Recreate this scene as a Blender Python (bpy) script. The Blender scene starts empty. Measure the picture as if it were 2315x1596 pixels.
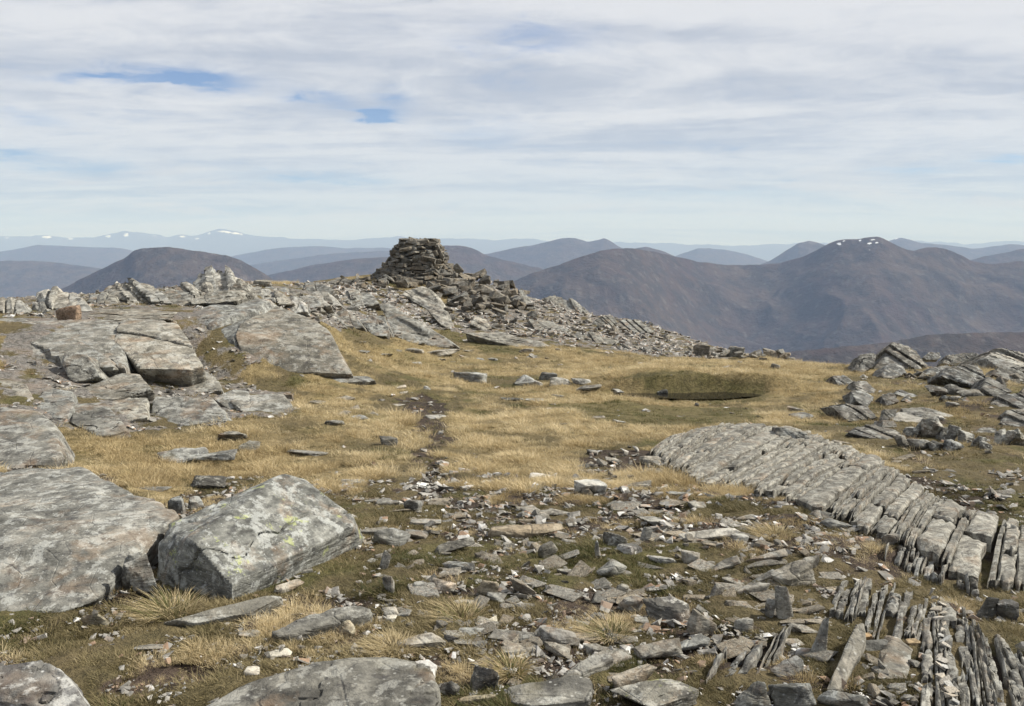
import bpy, bmesh, math, random
import numpy as np
from mathutils import Vector, Matrix, Euler

# ------------------------------------------------------------------ camera, sky, sun, exposure
W, H, F, HZ = 2315.0, 1596.0, 2005.0, 560.0        # photo frame used for measuring, focal length and horizon row in it
CX, CY = W / 2, H / 2
TH = math.atan((CY - HZ) / F)                       # downward pitch
CAM = np.array([0.0, 0.0, 1.6])
SUN_AZ, SUN_EL = math.radians(80), math.radians(42) # azimuth clockwise from the view direction (+Y)

sc = bpy.context.scene
COL = sc.collection
cam = bpy.data.cameras.new('camera'); camo = bpy.data.objects.new('camera', cam); COL.objects.link(camo)
cam.sensor_fit = 'HORIZONTAL'; cam.sensor_width = 36; cam.lens = 36 * F / W
cam.clip_start = 0.05; cam.clip_end = 400000
camo.location = CAM; camo.rotation_euler = (math.pi / 2 - TH, 0, 0)
sc.camera = camo

world = bpy.data.worlds.new('World'); sc.world = world; world.use_nodes = True

def build_sky():
    nt = world.node_tree; N = nt.nodes; L = nt.links
    N.clear()
    out = N.new('ShaderNodeOutputWorld'); bg = N.new('ShaderNodeBackground')
    bg.inputs['Strength'].default_value = 0.1
    L.new(bg.outputs[0], out.inputs[0])
    sky = N.new('ShaderNodeTexSky'); sky.sky_type = 'NISHITA'; sky.sun_disc = False
    sky.sun_elevation = SUN_EL; sky.sun_rotation = SUN_AZ; sky.altitude = 900
    sky.air_density = 1.0; sky.dust_density = 0.6; sky.ozone_density = 1.5
    tc = N.new('ShaderNodeTexCoord')
    sep = N.new('ShaderNodeSeparateXYZ'); L.new(tc.outputs['Generated'], sep.inputs[0])
    def math_(op, a, b=None, c=None):
        m = N.new('ShaderNodeMath'); m.operation = op
        for i, v in enumerate((a, b, c)):
            if v is None: continue
            if isinstance(v, (int, float)): m.inputs[i].default_value = v
            else: L.new(v, m.inputs[i])
        return m.outputs[0]
    def maprange(v, a, b, c=0.0, d=1.0, smooth=True):
        m = N.new('ShaderNodeMapRange'); m.interpolation_type = 'SMOOTHSTEP' if smooth else 'LINEAR'
        L.new(v, m.inputs[0])
        for i, x in enumerate((a, b, c, d)): m.inputs[1 + i].default_value = x
        return m.outputs[0]
    def mix(f, a, b):
        m = N.new('ShaderNodeMix'); m.data_type = 'RGBA'
        for s, v in ((0, f), (6, a), (7, b)):
            if isinstance(v, (int, float)): m.inputs[s].default_value = v
            elif isinstance(v, tuple): m.inputs[s].default_value = (*v, 1)
            else: L.new(v, m.inputs[s])
        return m.outputs[2]
    # a flat cloud sheet overhead: direction -> position on the sheet
    zc = math_('ADD', math_('MAXIMUM', sep.outputs[2], 0.0), 0.07)
    gx = math_('DIVIDE', sep.outputs[0], zc); gy = math_('DIVIDE', sep.outputs[1], zc)
    cv = N.new('ShaderNodeCombineXYZ'); L.new(gx, cv.inputs[0]); L.new(gy, cv.inputs[1])
    def noise(scale, sx, sy, rot, det, rough, dist, ofs=0.0):
        mp = N.new('ShaderNodeMapping'); L.new(cv.outputs[0], mp.inputs[0])
        mp.inputs['Rotation'].default_value = (0, 0, rot)
        mp.inputs['Scale'].default_value = (sx, sy, 1); mp.inputs['Location'].default_value = (ofs, ofs * .7, ofs * .3)
        n = N.new('ShaderNodeTexNoise'); L.new(mp.outputs[0], n.inputs['Vector'])
        n.inputs['Scale'].default_value = scale; n.inputs['Detail'].default_value = det
        n.inputs['Roughness'].default_value = rough; n.inputs['Distortion'].default_value = dist
        return n.outputs[0]
    big = noise(0.6, 0.7, 0.8, 0.5, 6, .6, .9, 3.1)
    streak = noise(1.3, 0.55, 0.75, 0.55, 8, .62, 1.4, 7.7)
    wisp = noise(3.4, 0.7, 0.8, 0.45, 8, .68, 1.2, 1.3)
    band = noise(0.9, 0.22, 0.9, 0.62, 7, .6, .7, 21.0)
    rag = noise(4.5, 0.8, 0.8, 0.2, 6, .65, 1.0, 33.0)
    low = noise(1.6, 0.5, 0.45, 0.0, 6, .62, .5, 11.0)
    dens = math_('ADD', math_('ADD', math_('MULTIPLY', big, .36), math_('MULTIPLY', streak, .28)), math_('ADD', math_('MULTIPLY', wisp, .2), math_('MULTIPLY', band, .18)))
    # the few openings to the blue in the sheet, at their places on the sheet
    def px_to_sheet(px, py):
        x = (px - CX) / F; y = (CY - py) / F
        d = np.array([x, math.cos(TH) + y * math.sin(TH), -math.sin(TH) + y * math.cos(TH)]); d /= np.linalg.norm(d)
        return d[0] / (d[2] + .07), d[1] / (d[2] + .07)
    gaps = [(420, 175, 70, 13, .95), (340, 168, 120, 20, .38), (250, 172, 110, 9, .45), (500, 192, 80, 17, .45), (720, 222, 60, 16, .5), (765, 245, 40, 14, .35), (855, 260, 42, 14, .9), (890, 225, 36, 20, .5),
            (1190, 90, 120, 30, .35), (25, 348, 90, 13, .65), (180, 378, 120, 13, .5), (700, 402, 110, 12, .5), (830, 412, 60, 8, .4), (90, 270, 60, 20, .25), (1100, 305, 90, 25, .2),
            (2290, 362, 70, 9, .5), (2050, 385, 90, 9, .45), (1650, 440, 200, 12, .25)]
    g = None
    for px, py, rx, ry, amp in gaps:
        cx, cy = px_to_sheet(px, py)
        ex = (px_to_sheet(px + rx, py)[0] - px_to_sheet(px - rx, py)[0]) / 2
        ey = abs(px_to_sheet(px, py - ry)[1] - px_to_sheet(px, py + ry)[1]) / 2
        dx = math_('ADD', math_('DIVIDE', math_('SUBTRACT', gx, cx), ex), math_('MULTIPLY', math_('SUBTRACT', wisp, .5), 3.2))
        dy = math_('ADD', math_('DIVIDE', math_('SUBTRACT', gy, cy), ey), math_('MULTIPLY', math_('SUBTRACT', rag, .5), 5.0))
        r2 = math_('ADD', math_('MULTIPLY', dx, dx), math_('MULTIPLY', dy, dy))
        w = math_('MULTIPLY', math_('POWER', 2.718, math_('MULTIPLY', r2, -0.8)), amp)
        g = w if g is None else math_('ADD', g, w)
    cover = maprange(dens, 0.28, 0.47)
    gapf = math_('MINIMUM', math_('MULTIPLY', math_('MULTIPLY', g, 1.35), math_('ADD', .2, math_('MULTIPLY', math_('POWER', math_('MULTIPLY', wisp, 1.9), 2.2), .95))), .97)
    cover = math_('MULTIPLY', cover, math_('SUBTRACT', 1.0, gapf))
    # thinner low down, where small bars of cloud float in milky blue
    lowmask = maprange(sep.outputs[2], 0.015, 0.17)
    lowcov = maprange(low, 0.44, 0.66)
    cover = math_('MULTIPLY', cover, math_('ADD', .76, math_('MULTIPLY', lowmask, .24)))
    cover = math_('MAXIMUM', math_('MULTIPLY', cover, .97), math_('MULTIPLY', lowcov, .35))
    tone = maprange(math_('ADD', math_('ADD', math_('MULTIPLY', streak, .30), math_('MULTIPLY', band, .48)), math_('MULTIPLY', wisp, .22)), 0.39, 0.57)
    cloud = mix(tone, (3.3, 3.55, 4.15), (5.4, 5.45, 5.7))
    skycol = N.new('ShaderNodeMix'); skycol.data_type = 'RGBA'; skycol.blend_type = 'MULTIPLY'; skycol.inputs[0].default_value = 1
    L.new(sky.outputs[0], skycol.inputs[6]); skycol.inputs[7].default_value = (.42, .53, .75, 1)
    col = mix(cover, skycol.outputs[2], cloud)
    puff = math_('MULTIPLY', math_('MULTIPLY', maprange(low, .50, .62), maprange(sep.outputs[2], .012, .03)), maprange(sep.outputs[2], .11, .05))
    col = mix(math_('MULTIPLY', puff, .6), col, (5.1, 4.9, 4.95))
    L.new(col, bg.inputs['Color'])
build_sky()

sun = bpy.data.lights.new('sun', 'SUN'); suno = bpy.data.objects.new('sun', sun); COL.objects.link(suno)
sun.energy = 5.0; sun.angle = math.radians(1.0); sun.color = (1.0, .955, .88)
sdir = Vector((math.sin(SUN_AZ) * math.cos(SUN_EL), math.cos(SUN_AZ) * math.cos(SUN_EL), math.sin(SUN_EL)))
suno.rotation_euler = sdir.to_track_quat('Z', 'Y').to_euler(); suno.location = (30, 2, 40)

sc.view_settings.view_transform = 'Standard'; sc.view_settings.look = 'None'
sc.view_settings.exposure = 0.55; sc.view_settings.gamma = 1.0; sc.view_settings.use_curve_mapping = False
sc.cycles.use_denoising = True
sc.cycles.max_bounces = 5; sc.cycles.diffuse_bounces = 2; sc.cycles.glossy_bounces = 2; sc.cycles.volume_bounces = 0
sc.cycles.transparent_max_bounces = 4

RNG = np.random.default_rng(7)
random.seed(7)

# ------------------------------------------------------------------ noise
def _hash(i, j, k, seed):
    h = (i.astype(np.int64) * 374761393 + j.astype(np.int64) * 668265263 + k.astype(np.int64) * 2147483647 + seed * 974634541) & 0xffffffff
    h = ((h ^ (h >> 13)) * 1274126177) & 0xffffffff
    h = ((h ^ (h >> 16)) * 2246822519) & 0xffffffff
    return ((h ^ (h >> 15)) & 0xffffff) / 8388607.5 - 1.0
def vnoise(p, seed=0):
    p = np.asarray(p, float); i = np.floor(p).astype(np.int64); f = p - i
    u = f * f * f * (f * (f * 6 - 15) + 10)
    r = 0
    for a in (0, 1):
        wa = u[:, 0] if a else 1 - u[:, 0]
        for b in (0, 1):
            wb = u[:, 1] if b else 1 - u[:, 1]
            for c in (0, 1):
                wc = u[:, 2] if c else 1 - u[:, 2]
                r = r + wa * wb * wc * _hash(i[:, 0] + a, i[:, 1] + b, i[:, 2] + c, seed)
    return r
def fbm(p, octs=4, seed=0, gain=.5):
    r = 0; a = 1.0; t = 0; p = np.asarray(p, float)
    for o in range(octs):
        r = r + a * vnoise(p, seed + o * 17); t += a; a *= gain; p = p * 2.03 + 5.3
    return r / t
def ridged(p, octs=4, seed=0, gain=.5):
    r = 0; a = 1.0; t = 0; p = np.asarray(p, float)
    for o in range(octs):
        r = r + a * (1 - 2 * np.abs(vnoise(p, seed + o * 13))); t += a; a *= gain; p = p * 2.05 + 3.7
    return r / t
def v2(x, y, s=1.0):
    return np.stack([np.ravel(x) * s, np.ravel(y) * s, np.zeros(np.size(x)) + .37], 1)
def sstep(a, b, x):
    t = np.clip((x - a) / (b - a), 0, 1); return t * t * (3 - 2 * t)

# ------------------------------------------------------------------ photo pixel -> direction -> point
def ray(px, py):
    x = (np.asarray(px, float) - CX) / F; y = (CY - np.asarray(py, float)) / F
    return np.stack(np.broadcast_arrays(x, math.cos(TH) + y * math.sin(TH), -math.sin(TH) + y * math.cos(TH)), -1)
def P(px, py, Y):
    d = ray(px, py); return CAM + d * (np.asarray(Y, float) / d[..., 1])[..., None]

# ------------------------------------------------------------------ the summit's ground as a height function of x, y
ctrl = []
def cp(px, py, Y): ctrl.append(P(px, py, Y))
def cz(px, Y, z):
    ctrl.append(np.array([(px - CX) / F * Y / math.cos(TH), Y, z]))
for a in [(1000,1596,2.95),(400,1596,2.9),(0,1596,2.85),(1600,1596,2.95),(2315,1596,2.95),
          (1000,1400,3.72),(400,1400,3.72),(0,1430,3.45),(1600,1400,3.75),(2200,1400,3.75),
          (700,1230,4.85),(1000,1200,5.2),(1400,1200,5.2),(1700,1220,5.0),(250,1120,6.2),(0,1070,6.4),
          (500,1080,7.0),(800,1100,6.7),(1000,1100,6.8),(1300,1100,6.8),(200,1030,7.9),(450,1000,8.9),(700,1000,9.0),(1000,1030,8.5),
          (1000,950,11.0),(1300,1000,9.3),(1300,940,11.4),(750,930,10.6),(550,930,10.3),(330,960,9.5),(130,960,8.8),(0,960,8.4),
          (300,900,10.6),(100,880,10.0),(0,830,10.6),(250,840,11.4),(450,850,12.2),(620,860,13.0),(800,870,13.6),(1000,900,13.5),(1200,870,15.3),(1400,870,15.2),
          (1500,905,14.2),(1650,905,14.2),(1600,860,16.0),(1800,900,14.0),(1850,950,11.2),
          (1000,850,16.7),(800,800,18.2),(1000,800,20.6),(1250,800,20.8),(1500,815,21.0),(1700,820,22.0),(1830,822,23.5),
          (1000,755,25.0),(900,740,24.5),(1150,760,25.0),(1300,760,26.0),(1450,775,26.5),(1600,795,26.8),(1700,803,27.0),
          (850,690,27.0),(1000,700,29.0),(1150,710,30.0),(1250,730,29.5),(850,650,32.0),(950,640,34.5),(1060,650,34.5),(1150,675,34.0),
          (760,640,32.5),(1200,672,37.5),(1330,715,34.5),(1450,730,31.5),(1550,775,29.2),
          (200,740,13.0),(440,790,13.3),(505,815,13.0),(400,765,13.9),(560,720,15.2),(0,720,13.6),(60,690,17.0),(250,690,16.8),(450,690,17.5),(600,685,18.5),(700,690,20.0),(760,720,21.5),
          (560,655,22.0),(700,655,25.0),(680,640,28.0),
          (1700,985,9.2),(1850,1000,8.9),(1600,1090,7.0),(1800,1150,5.9),(1980,1215,5.1),(2150,1310,4.35),(2050,1090,7.0),(2200,1180,5.75),(2310,1210,5.3),
          (2000,1020,8.6),(2150,1040,8.1),(2300,1020,8.5),(2200,930,11.3),(2050,930,11.5),(2300,920,11.6),(1950,870,15.0),(2050,862,15.3),(2200,880,13.8),(2310,880,13.6),
          (2000,838,17.0),(2150,840,16.5),(2310,842,16.3)]:
    cp(*a)
for a in [(-200,16,.55),(-200,22,.0),(100,22,.25),(350,24,.3),(600,31,.1),(-200,32,-2.2),(100,32,-1.8),(400,34,-.9),(700,42,-.3),(950,41,.35),(1150,44,-1.0),
          (1350,42,-3.2),(1550,37,-3.4),(1750,32,-2.9),(1900,27,-2.6),(2050,24,-2.1),(2250,23,-2.1),(2500,22,-2.2),(2500,16,-1.2),(2500,10,-.5),(2600,6,-.2),
          (0,46,-5.5),(500,48,-4.0),(900,52,-2.5),(1250,52,-6.5),(1700,46,-7.5),(2200,38,-7.0),(2500,32,-6),(-600,12,.3),(-600,7,.1),(-700,3,.1),(2900,3,-.05),(2800,8,-.5)]:
    cz(*a)
for a in [(0,0,0),(-4,0,.05),(4,0,0),(0,-6,-.2),(-8,-5,-.3),(8,-5,-.4),(-20,0,-.5),(20,0,-1.2),(-22,10,-.4)]:
    ctrl.append(np.array(a, float))
ctrl = np.array(ctrl)
def _tps(r2): return 0.5 * r2 * np.log(r2 + 1e-9)
def _fit(pts, reg=0.06):
    n = len(pts); xy = pts[:, :2]
    K = _tps(((xy[:, None] - xy[None]) ** 2).sum(-1)) + np.eye(n) * reg
    Pm = np.c_[np.ones(n), xy]
    A = np.zeros((n + 3, n + 3)); A[:n, :n] = K; A[:n, n:] = Pm; A[n:, :n] = Pm.T
    return np.linalg.solve(A, np.r_[pts[:, 2], 0, 0, 0])
_w = _fit(ctrl)
GX0, GX1, GY0, GY1, GS = -48.0, 52.0, -14.0, 62.0, 0.16
_gx = np.arange(GX0, GX1, GS); _gy = np.arange(GY0, GY1, GS)
def _eval(x, y):
    out = np.full(x.shape, _w[-3]) + _w[-2] * x + _w[-1] * y
    for c, w in zip(ctrl, _w[:-3]):
        out += w * _tps((x - c[0]) ** 2 + (y - c[1]) ** 2)
    return out
_X, _Y = np.meshgrid(_gx, _gy)
GRID = _eval(_X, _Y)
def zbase(x, y):
    x = np.asarray(x, float); y = np.asarray(y, float)
    u = np.clip((x - GX0) / GS, 0, len(_gx) - 1.001); v = np.clip((y - GY0) / GS, 0, len(_gy) - 1.001)
    i = u.astype(int); j = v.astype(int); fu = u - i; fv = v - j
    z = GRID[j, i] * (1 - fu) * (1 - fv) + GRID[j, i + 1] * fu * (1 - fv) + GRID[j + 1, i] * (1 - fu) * fv + GRID[j + 1, i + 1] * fu * fv
    r = np.hypot(x, y - 12)
    cone = -4.5 - np.clip(r - 36, 0, None) * .5
    t = sstep(32, 46, r) * sstep(-2, 6, np.abs(x) + np.clip(y - 44, 0, None) * 10 + np.clip(4 - y, 0, None) - 14)
    t = np.maximum(t, sstep(40, 50, r))
    return np.maximum(z * (1 - t) + np.minimum(z, cone) * t, -760 + 0 * x)
def in_poly(x, y, poly):
    inside = np.zeros(x.shape, bool); n = len(poly)
    for k in range(n):
        x0, y0 = poly[k][:2]; x1, y1 = poly[(k + 1) % n][:2]
        if y0 == y1: continue
        c = ((y0 > y) != (y1 > y)) & (x < (x1 - x0) * (y - y0) / (y1 - y0) + x0)
        inside ^= c
    return inside
_ts = np.geomspace(1.6, 60, 900)
def hit0(px, py, zf=None):
    zf = zf or zbase
    d = ray(px, py); d = d / d[1]
    pts = CAM + d[None] * _ts[:, None]
    below = pts[:, 2] < zf(pts[:, 0], pts[:, 1])
    k = int(np.argmax(below)) if below.any() else len(_ts) - 1
    if k > 0 and below[k]:
        a, b = _ts[k - 1], _ts[k]
        for _ in range(12):
            m = (a + b) / 2; q = CAM + d * m
            if q[2] < zf(np.array([q[0]]), np.array([q[1]]))[0]: b = m
            else: a = m
        return CAM + d * b
    return pts[k]
POOL = [hit0(*p) for p in [(1478,884),(1510,893),(1545,897),(1578,903),(1600,902),(1640,905),(1655,898),(1600,893),(1550,886),(1500,879)]]
POOLC = np.mean(POOL, 0)
POOLZ = float(hit0(1560, 905)[2]) + .05
BANK = [hit0(*p) for p in [(1470,880),(1520,878),(1600,888),(1670,895),(1720,880),(1700,862),(1600,858),(1500,860),(1430,862)]]
def gz(x, y):
    x = np.asarray(x, float); y = np.asarray(y, float); sh = x.shape
    z = zbase(x, y)
    nz = .055 * fbm(v2(x, y, .55), 3, 11).reshape(sh) + .022 * fbm(v2(x, y, 2.3), 3, 5).reshape(sh)
    r = np.hypot(x, y)
    nz = nz * (1 - sstep(50, 90, r)) + sstep(45, 200, r) * 14 * fbm(v2(x, y, .012), 5, 8).reshape(sh)
    z = z + nz
    # the little peaty hollow with its pool, and the turf bank behind it
    ux = (x - POOLC[0]) / 1.2; uy = (y - POOLC[1]) / .32
    dpool = np.sqrt(ux * ux + uy * uy)
    k = 1 - sstep(.6, 1.3, dpool)
    z = z * (1 - k) + np.minimum(z, POOLZ - .08) * k
    bx = (x - POOLC[0] - .35) / 1.55; by = y - POOLC[1] - .30
    z = z + .27 * np.exp(-bx ** 4) * sstep(-.12, .10, by + .08 * np.sin(x * 3.1)) * (1 - sstep(.5, 2.4, by))
    # the grassy gap under the long ledge on the left
    qx, qy = x + 4.70, y - 13.15
    ua = qx * .80 - qy * .60; ub = qx * .60 + qy * .80
    z = z - .30 * np.exp(-(ua / 1.0) ** 2 - (ub / .42) ** 2)
    return z
def G(x, y): return float(gz(np.array([x]), np.array([y]))[0])
def hit(px, py):
    q = hit0(px, py); d = ray(px, py); d = d / d[1]
    t = np.linspace(q[1] * .86, min(q[1] * 1.16, 60), 90)
    pts = CAM + d[None] * t[:, None]
    df = pts[:, 2] - gz(pts[:, 0], pts[:, 1])
    k = int(np.argmax(df < 0)) if (df < 0).any() else len(t) - 1
    if 0 < k and df[k] < 0:
        f = df[k - 1] / (df[k - 1] - df[k]); return pts[k - 1] + (pts[k] - pts[k - 1]) * f
    return q

# ------------------------------------------------------------------ object helpers
def link(name, mesh, mats=None, parent=None, label=None, cat=None, group=None, kind=None):
    o = bpy.data.objects.new(name, mesh); COL.objects.link(o)
    if mesh is not None and mats is not None and not mesh.materials:
        for m in (mats if isinstance(mats, (list, tuple)) else [mats]): mesh.materials.append(m)
    if parent is not None: o.parent = parent
    for k, v in (('label', label), ('category', cat), ('group', group), ('kind', kind)):
        if v: o[k] = v
    return o
def empty(name, loc, label, cat, group=None):
    o = link(name, None, None, None, label, cat, group); o.location = loc; o.empty_display_size = .2
    return o
def mesh_np(name, v, quads=None, tris=None, smooth=True, sharp=None):
    me = bpy.data.meshes.new(name)
    v = np.asarray(v, np.float32)
    parts = []; sizes = []
    if quads is not None and len(quads): parts.append(np.asarray(quads, np.int32).ravel()); sizes.append(np.full(len(quads), 4, np.int32))
    if tris is not None and len(tris): parts.append(np.asarray(tris, np.int32).ravel()); sizes.append(np.full(len(tris), 3, np.int32))
    li = np.concatenate(parts); sz = np.concatenate(sizes)
    me.vertices.add(len(v)); me.vertices.foreach_set('co', v.ravel())
    me.loops.add(len(li)); me.loops.foreach_set('vertex_index', li)
    me.polygons.add(len(sz)); me.polygons.foreach_set('loop_start', np.concatenate([[0], np.cumsum(sz)[:-1]]).astype(np.int32))
    me.update(calc_edges=True)
    me.polygons.foreach_set('use_smooth', np.full(len(sz), smooth, bool))
    if sharp: me.set_sharp_from_angle(angle=math.radians(sharp))
    me.validate()
    return me
def grid_quads(nr, nc):
    i = np.arange(nr - 1)[:, None] * nc + np.arange(nc - 1)[None]
    return np.stack([i, i + 1, i + nc + 1, i + nc], -1).reshape(-1, 4)
_cube = {}
def cubegrid(n):
    if n in _cube: return _cube[n]
    idx = {}; V = []; Q = []
    def vid(p):
        if p not in idx: idx[p] = len(V); V.append(p)
        return idx[p]
    for ax in range(3):
        for s in (0, n):
            for a in range(n):
                for b in range(n):
                    q = []
                    for da, db in ((0, 0), (1, 0), (1, 1), (0, 1)):
                        c = [0, 0, 0]; c[ax] = s; c[(ax + 1) % 3] = a + da; c[(ax + 2) % 3] = b + db
                        q.append(vid(tuple(c)))
                    Q.append(q if s else q[::-1])
    V = np.array(V, float) / n * 2 - 1
    V = np.sign(V) * np.abs(np.sin(V * math.pi / 4) / math.sin(math.pi / 4)) if n > 2 else V
    _cube[n] = (V, np.array(Q)); return _cube[n]

# ------------------------------------------------------------------ node helper for materials
class NT:
    def __init__(s, name, rough=.9, spec=.25):
        s.m = bpy.data.materials.new(name); s.m.use_nodes = True
        s.t = s.m.node_tree; s.N = s.t.nodes; s.L = s.t.links
        s.b = s.N['Principled BSDF']; s.b.inputs['Roughness'].default_value = rough
        s.b.inputs['Specular IOR Level'].default_value = spec
        s.tc = s.N.new('ShaderNodeTexCoord')
    def set(s, sock, v):
        if isinstance(v, tuple): sock.default_value = (*v, 1) if len(v) == 3 and len(sock.default_value) == 4 else v
        elif isinstance(v, (int, float)): sock.default_value = v
        else: s.L.new(v, sock)
    def noise(s, vec, scale, det=4, rough=.55, dist=0.0, out=0):
        n = s.N.new('ShaderNodeTexNoise'); s.L.new(vec, n.inputs['Vector'])
        for k, v in (('Scale', scale), ('Detail', det), ('Roughness', rough), ('Distortion', dist)): n.inputs[k].default_value = v
        return n.outputs[out]
    def voro(s, vec, scale, feat='F1', out='Distance', rnd=1.0):
        n = s.N.new('ShaderNodeTexVoronoi'); n.feature = feat; s.L.new(vec, n.inputs['Vector']); n.inputs['Scale'].default_value = scale
        n.inputs['Randomness'].default_value = rnd
        return n.outputs[out]
    def map(s, vec, scale=(1, 1, 1), rot=(0, 0, 0), loc=(0, 0, 0)):
        n = s.N.new('ShaderNodeMapping'); s.L.new(vec, n.inputs[0])
        n.inputs['Scale'].default_value = scale; n.inputs['Rotation'].default_value = rot; n.inputs['Location'].default_value = loc
        return n.outputs[0]
    def rng(s, v, a, b, c=0.0, d=1.0):
        n = s.N.new('ShaderNodeMapRange'); s.set(n.inputs[0], v)
        for i, x in enumerate((a, b, c, d)): n.inputs[i + 1].default_value = x
        return n.outputs[0]
    def math(s, op, a, b=0.0):
        n = s.N.new('ShaderNodeMath'); n.operation = op; s.set(n.inputs[0], a); s.set(n.inputs[1], b); return n.outputs[0]
    def mix(s, f, a, b, mode='MIX'):
        n = s.N.new('ShaderNodeMix'); n.data_type = 'RGBA'; n.blend_type = mode
        s.set(n.inputs[0], f); s.set(n.inputs[6], a); s.set(n.inputs[7], b); return n.outputs[2]
    def attr(s, name, out='Color', typ='GEOMETRY'):
        n = s.N.new('ShaderNodeAttribute'); n.attribute_name = name; n.attribute_type = typ; return n.outputs[out]
    def bump(s, h, strength, dist, normal=None):
        n = s.N.new('ShaderNodeBump'); n.inputs['Strength'].default_value = strength; n.inputs['Distance'].default_value = dist
        s.L.new(h, n.inputs['Height'])
        if normal is not None: s.L.new(normal, n.inputs['Normal'])
        return n.outputs[0]
    def objinfo(s, out): 
        n = s.N.new('ShaderNodeObjectInfo'); return n.outputs[out]
    def done(s, col, nrm=None):
        s.set(s.b.inputs['Base Color'], col)
        if nrm is not None: s.L.new(nrm, s.b.inputs['Normal'])
        return s.m

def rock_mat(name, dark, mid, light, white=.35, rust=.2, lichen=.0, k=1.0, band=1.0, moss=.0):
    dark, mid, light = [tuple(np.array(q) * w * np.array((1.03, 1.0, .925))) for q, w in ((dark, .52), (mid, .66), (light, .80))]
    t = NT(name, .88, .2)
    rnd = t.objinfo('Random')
    cmb = t.N.new('ShaderNodeCombineXYZ')
    for i, f in enumerate((37., 91., 53.)): t.L.new(t.math('MULTIPLY', rnd, f), cmb.inputs[i])
    add = t.N.new('ShaderNodeVectorMath'); add.operation = 'ADD'
    t.L.new(t.tc.outputs['Object'], add.inputs[0]); t.L.new(cmb.outputs[0], add.inputs[1])
    v = add.outputs[0]
    vs = t.map(v, (1, .8, 5.0 * band), (.25, .12, 0))
    n1 = t.noise(v, 2.2 * k, 5, .6, .3)
    n2 = t.noise(v, 9 * k, 5, .65)
    n3 = t.noise(vs, 5 * k, 6, .68, .3)
    n4 = t.noise(v, 42 * k, 3, .6)
    tone = t.math('ADD', t.math('ADD', t.math('MULTIPLY', n1, .3), t.math('MULTIPLY', n2, .3)), t.math('MULTIPLY', n3, .4))
    c = t.mix(t.rng(tone, .40, .495), dark, mid)
    c = t.mix(t.rng(tone, .495, .585), c, light)
    c = t.mix(t.math('MULTIPLY', t.rng(n4, .42, .62), .28), c, dark)
    # pale crust lichen, patches with a sharp ragged border
    l1 = t.noise(v, 6.5 * k, 6, .72, .2)
    c = t.mix(t.math('MULTIPLY', t.rng(l1, .52, .57), white), c, (.40, .40, .365))
    d1 = t.noise(t.map(v, loc=(4, 7, 1)), 11 * k, 5, .7)
    c = t.mix(t.math('MULTIPLY', t.rng(d1, .55, .62), .65), c, (.045, .043, .042))
    r1 = t.noise(t.map(v, loc=(9, 2, 5)), 2.6 * k, 5, .65, .4)
    c = t.mix(t.math('MULTIPLY', t.rng(r1, .53, .66), rust), c, (.30, .19, .105))
    if lichen:
        g1 = t.noise(t.map(v, loc=(1, 3, 8)), 4.5 * k, 6, .75)
        c = t.mix(t.math('MULTIPLY', t.rng(g1, .60, .63), lichen), c, (.42, .46, .12))
    if moss:
        m1 = t.noise(t.map(v, loc=(6, 3, 2)), 3.0 * k, 5, .7)
        c = t.mix(t.math('MULTIPLY', t.rng(m1, .58, .66), moss), c, (.10, .085, .035))
    w1 = t.voro(v, 23 * k, 'F1'); 
    c = t.mix(t.math('MULTIPLY', t.rng(w1, .17, .08), .5), c, (.44, .44, .41))
    tint = t.objinfo('Color')
    c = t.mix(1.0, c, tint, 'MULTIPLY')
    h = t.math('ADD', t.math('MULTIPLY', n3, .8), t.math('ADD', t.math('MULTIPLY', n2, .7), t.math('MULTIPLY', n4, .18)))
    nb = t.bump(h, .75, .035 / k)
    cr = t.voro(t.map(v, (1, 1, 2.2), (.3, .2, .4)), 3.1 * k, 'DISTANCE_TO_EDGE')
    nb = t.bump(t.rng(cr, 0, .022), .35, .02 / k, nb)
    return t.done(c, nb)

M = {}
M['grey']  = rock_mat('grey_schist', (.09,.09,.087), (.205,.205,.195), (.33,.33,.31), .45, .30, .0, 1.0, moss=.25)
M['boulder'] = rock_mat('lichened_schist', (.10,.10,.095), (.195,.197,.185), (.30,.30,.28), .5, .30, .35, 1.6)
M['smooth'] = rock_mat('smooth_schist', (.10,.10,.095), (.195,.195,.183), (.29,.285,.265), .45, .22, .0, 1.6)
M['pale']  = rock_mat('pale_schist', (.13,.127,.12), (.30,.295,.275), (.50,.49,.46), .5, .14, .0, .8, .6)
M['slab']  = rock_mat('slab_schist', (.13,.127,.115), (.245,.238,.215), (.37,.355,.325), .45, .30, .0, .8, .8)
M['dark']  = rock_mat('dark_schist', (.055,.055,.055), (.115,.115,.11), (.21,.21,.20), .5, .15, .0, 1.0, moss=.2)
M['middark'] = rock_mat('weathered_dark_schist', (.065,.065,.063), (.145,.144,.138), (.255,.252,.24), .5, .15, .0, 1.0, moss=.25)
M['rubble'] = rock_mat('rubble_schist', (.085,.081,.073), (.17,.164,.15), (.29,.28,.26), .25, .22, .0, 1.6)
M['rib'] = rock_mat('ribbed_schist', (.105,.103,.098), (.225,.222,.21), (.35,.345,.325), .4, .2, .0, 2.2, .7)
M['stone'] = rock_mat('loose_stone', (.12,.115,.105), (.265,.255,.232), (.43,.415,.38), .3, .3, .0, 2.6)
M['quartz'] = rock_mat('white_quartz', (.60,.59,.57), (.80,.79,.77), (.84,.84,.83), .3, .12, .0, 2.5)

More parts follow.
